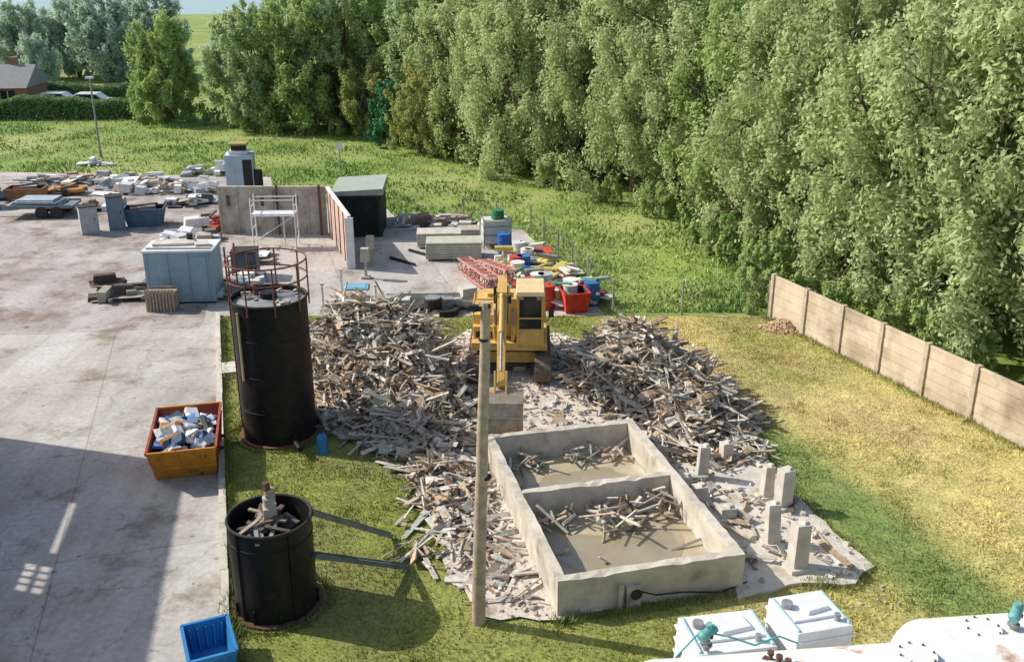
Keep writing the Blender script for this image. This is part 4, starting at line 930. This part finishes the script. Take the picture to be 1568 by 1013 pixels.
def valve(name,loc,yaw):
    b=MB();b.cyl((0,0,0),(0,0,.18),.05,n=12,mi=1);b.cyl((0,0,.08),(0,0,.11),.09,n=12,mi=1);b.cyl((-.1,0,.28),(.16,0,.34),.09,.075,14,0);b.cyl((-.16,0,.27),(-.1,0,.28),.06,.09,12,0)
    b.cyl((.05,0,.34),(.02,0,.47),.05,n=12,mi=0);b.cyl((0,-.1,.28),(0,.1,.28),.03,n=8,mi=2);b.build(name,[M('sea_green_paint',(.16,.4,.38),(.12,.32,.3),4,rough=.5),m_steel,m_dark],loc,yaw)
vessel('white_storage_vessel',(2.05,10.8,1.9),7,1.05,rad(6),3.6)
vessel('white_storage_vessel',(6.5,12.2,1.42),7,1.15,rad(6),.6)
def cube_tank(x,y,z,w,d_,h,yaw,nm):
    b=MB();b.box((0,0,h/2),(w,d_,h),0,taper=.96)
    for k in range(4): b.box((0,0,.12+k*h/4.2),(w+.03,d_+.03,.05),0)
    b.box((.1*w,.1*d_,h+.03),(w*.45,d_*.35,.07),0,.15,taper=.85);b.cyl((-.3*w,.2*d_,h),(-.3*w,.2*d_,h+.09),.09,n=14,mi=1)
    for s in(-1,1): b.beam((s*w*.44,-d_*.44,h+.01),(s*w*.44,d_*.44,h+.01),.05,.05,2)
    b.beam((-w*.4,-d_*.2,h+.02),(w*.4,-d_*.2,h+.02),.06,.05,0);b.cyl((w*.3,-d_*.3,h),(w*.3,-d_*.3,h+.12),.05,n=10,mi=1)
    b.box((0,0,-z/2),(w*.9,d_*.9,z),1)
    b.build(nm,[m_whitec,m_steel,M('pale_blue_trim',(.45,.6,.68),(.36,.52,.6),3)],(x,y,z),yaw,bevel=.015)
cube_tank(3.42,12.95,1.05,1.35,1.0,1.0,rad(10),'white_plastic_tank');cube_tank(4.8,13.2,1.2,1.0,1.0,1.05,rad(14),'white_plastic_tank')
valve('green_valve',(3.0,12.45,2.1),.6);valve('green_valve',(7.6,12.35,2.55),.9);valve('green_valve',(8.15,12.2,2.55),.3)
b=MB();b.tube([(2.45,12.3,2.0),(2.9,12.5,2.4),(3.3,12.35,2.42),(3.7,12.3,2.3),(4.1,12.45,2.35),(4.4,12.4,2.25)],.015,6,0);b.tube([(2.5,11.9,1.2),(2.45,12.2,1.9),(2.6,12.4,2.1)],.03,8,2)
b.build('hose_pipework',[M('teal_hose',(.1,.42,.4),(.08,.3,.3),3),m_rust,m_steel])
b=MB();
for k in range(6): b.cyl((k*.13,0,-.1),(k*.13,.02,.14),.03,n=8);b.cyl((k*.13,0,.14),(k*.13,0,.18),.05,n=8)
b.beam((-.1,0,.02),(.8,0,.02),.1,.05);b.build('rusty_valve_manifold',[m_rust],(3.6,11.2,2.88),rad(-40))

# ------------------------------------------------------------------ world, sun, camera
el=rad(38)
tx,ty=.95,-.26
w=bpy.data.worlds.new('World');S.world=w;w.use_nodes=True;nt=w.node_tree
sky=nt.nodes.new('ShaderNodeTexSky');sky.sky_type='NISHITA';sky.sun_disc=False;sky.sun_elevation=el
az=math.atan2(-tx,-ty)
sky.sun_rotation=az
sky.air_density=1.2;sky.dust_density=2.0
nt.links.new(sky.outputs[0],nt.nodes['Background'].inputs[0]);nt.nodes['Background'].inputs[1].default_value=.15
l=bpy.data.lights.new('sun','SUN');l.energy=5.0;l.angle=rad(.5);l.color=(1,.95,.86);lo=bpy.data.objects.new('sun',l);S.collection.objects.link(lo)
dv=Vector((tx,ty,0)).normalized()*math.cos(el)+Vector((0,0,-math.sin(el)));lo.rotation_euler=dv.to_track_quat('-Z','Y').to_euler();lo.location=(-30,20,40)
cd=bpy.data.cameras.new('camera');co=bpy.data.objects.new('camera',cd);S.collection.objects.link(co);co.location=(0,0,12);co.rotation_euler=(rad(69.5),0,0);cd.lens=34.44;cd.clip_end=4000;S.camera=co
S.view_settings.view_transform='Standard';S.view_settings.look='None';S.view_settings.exposure=0
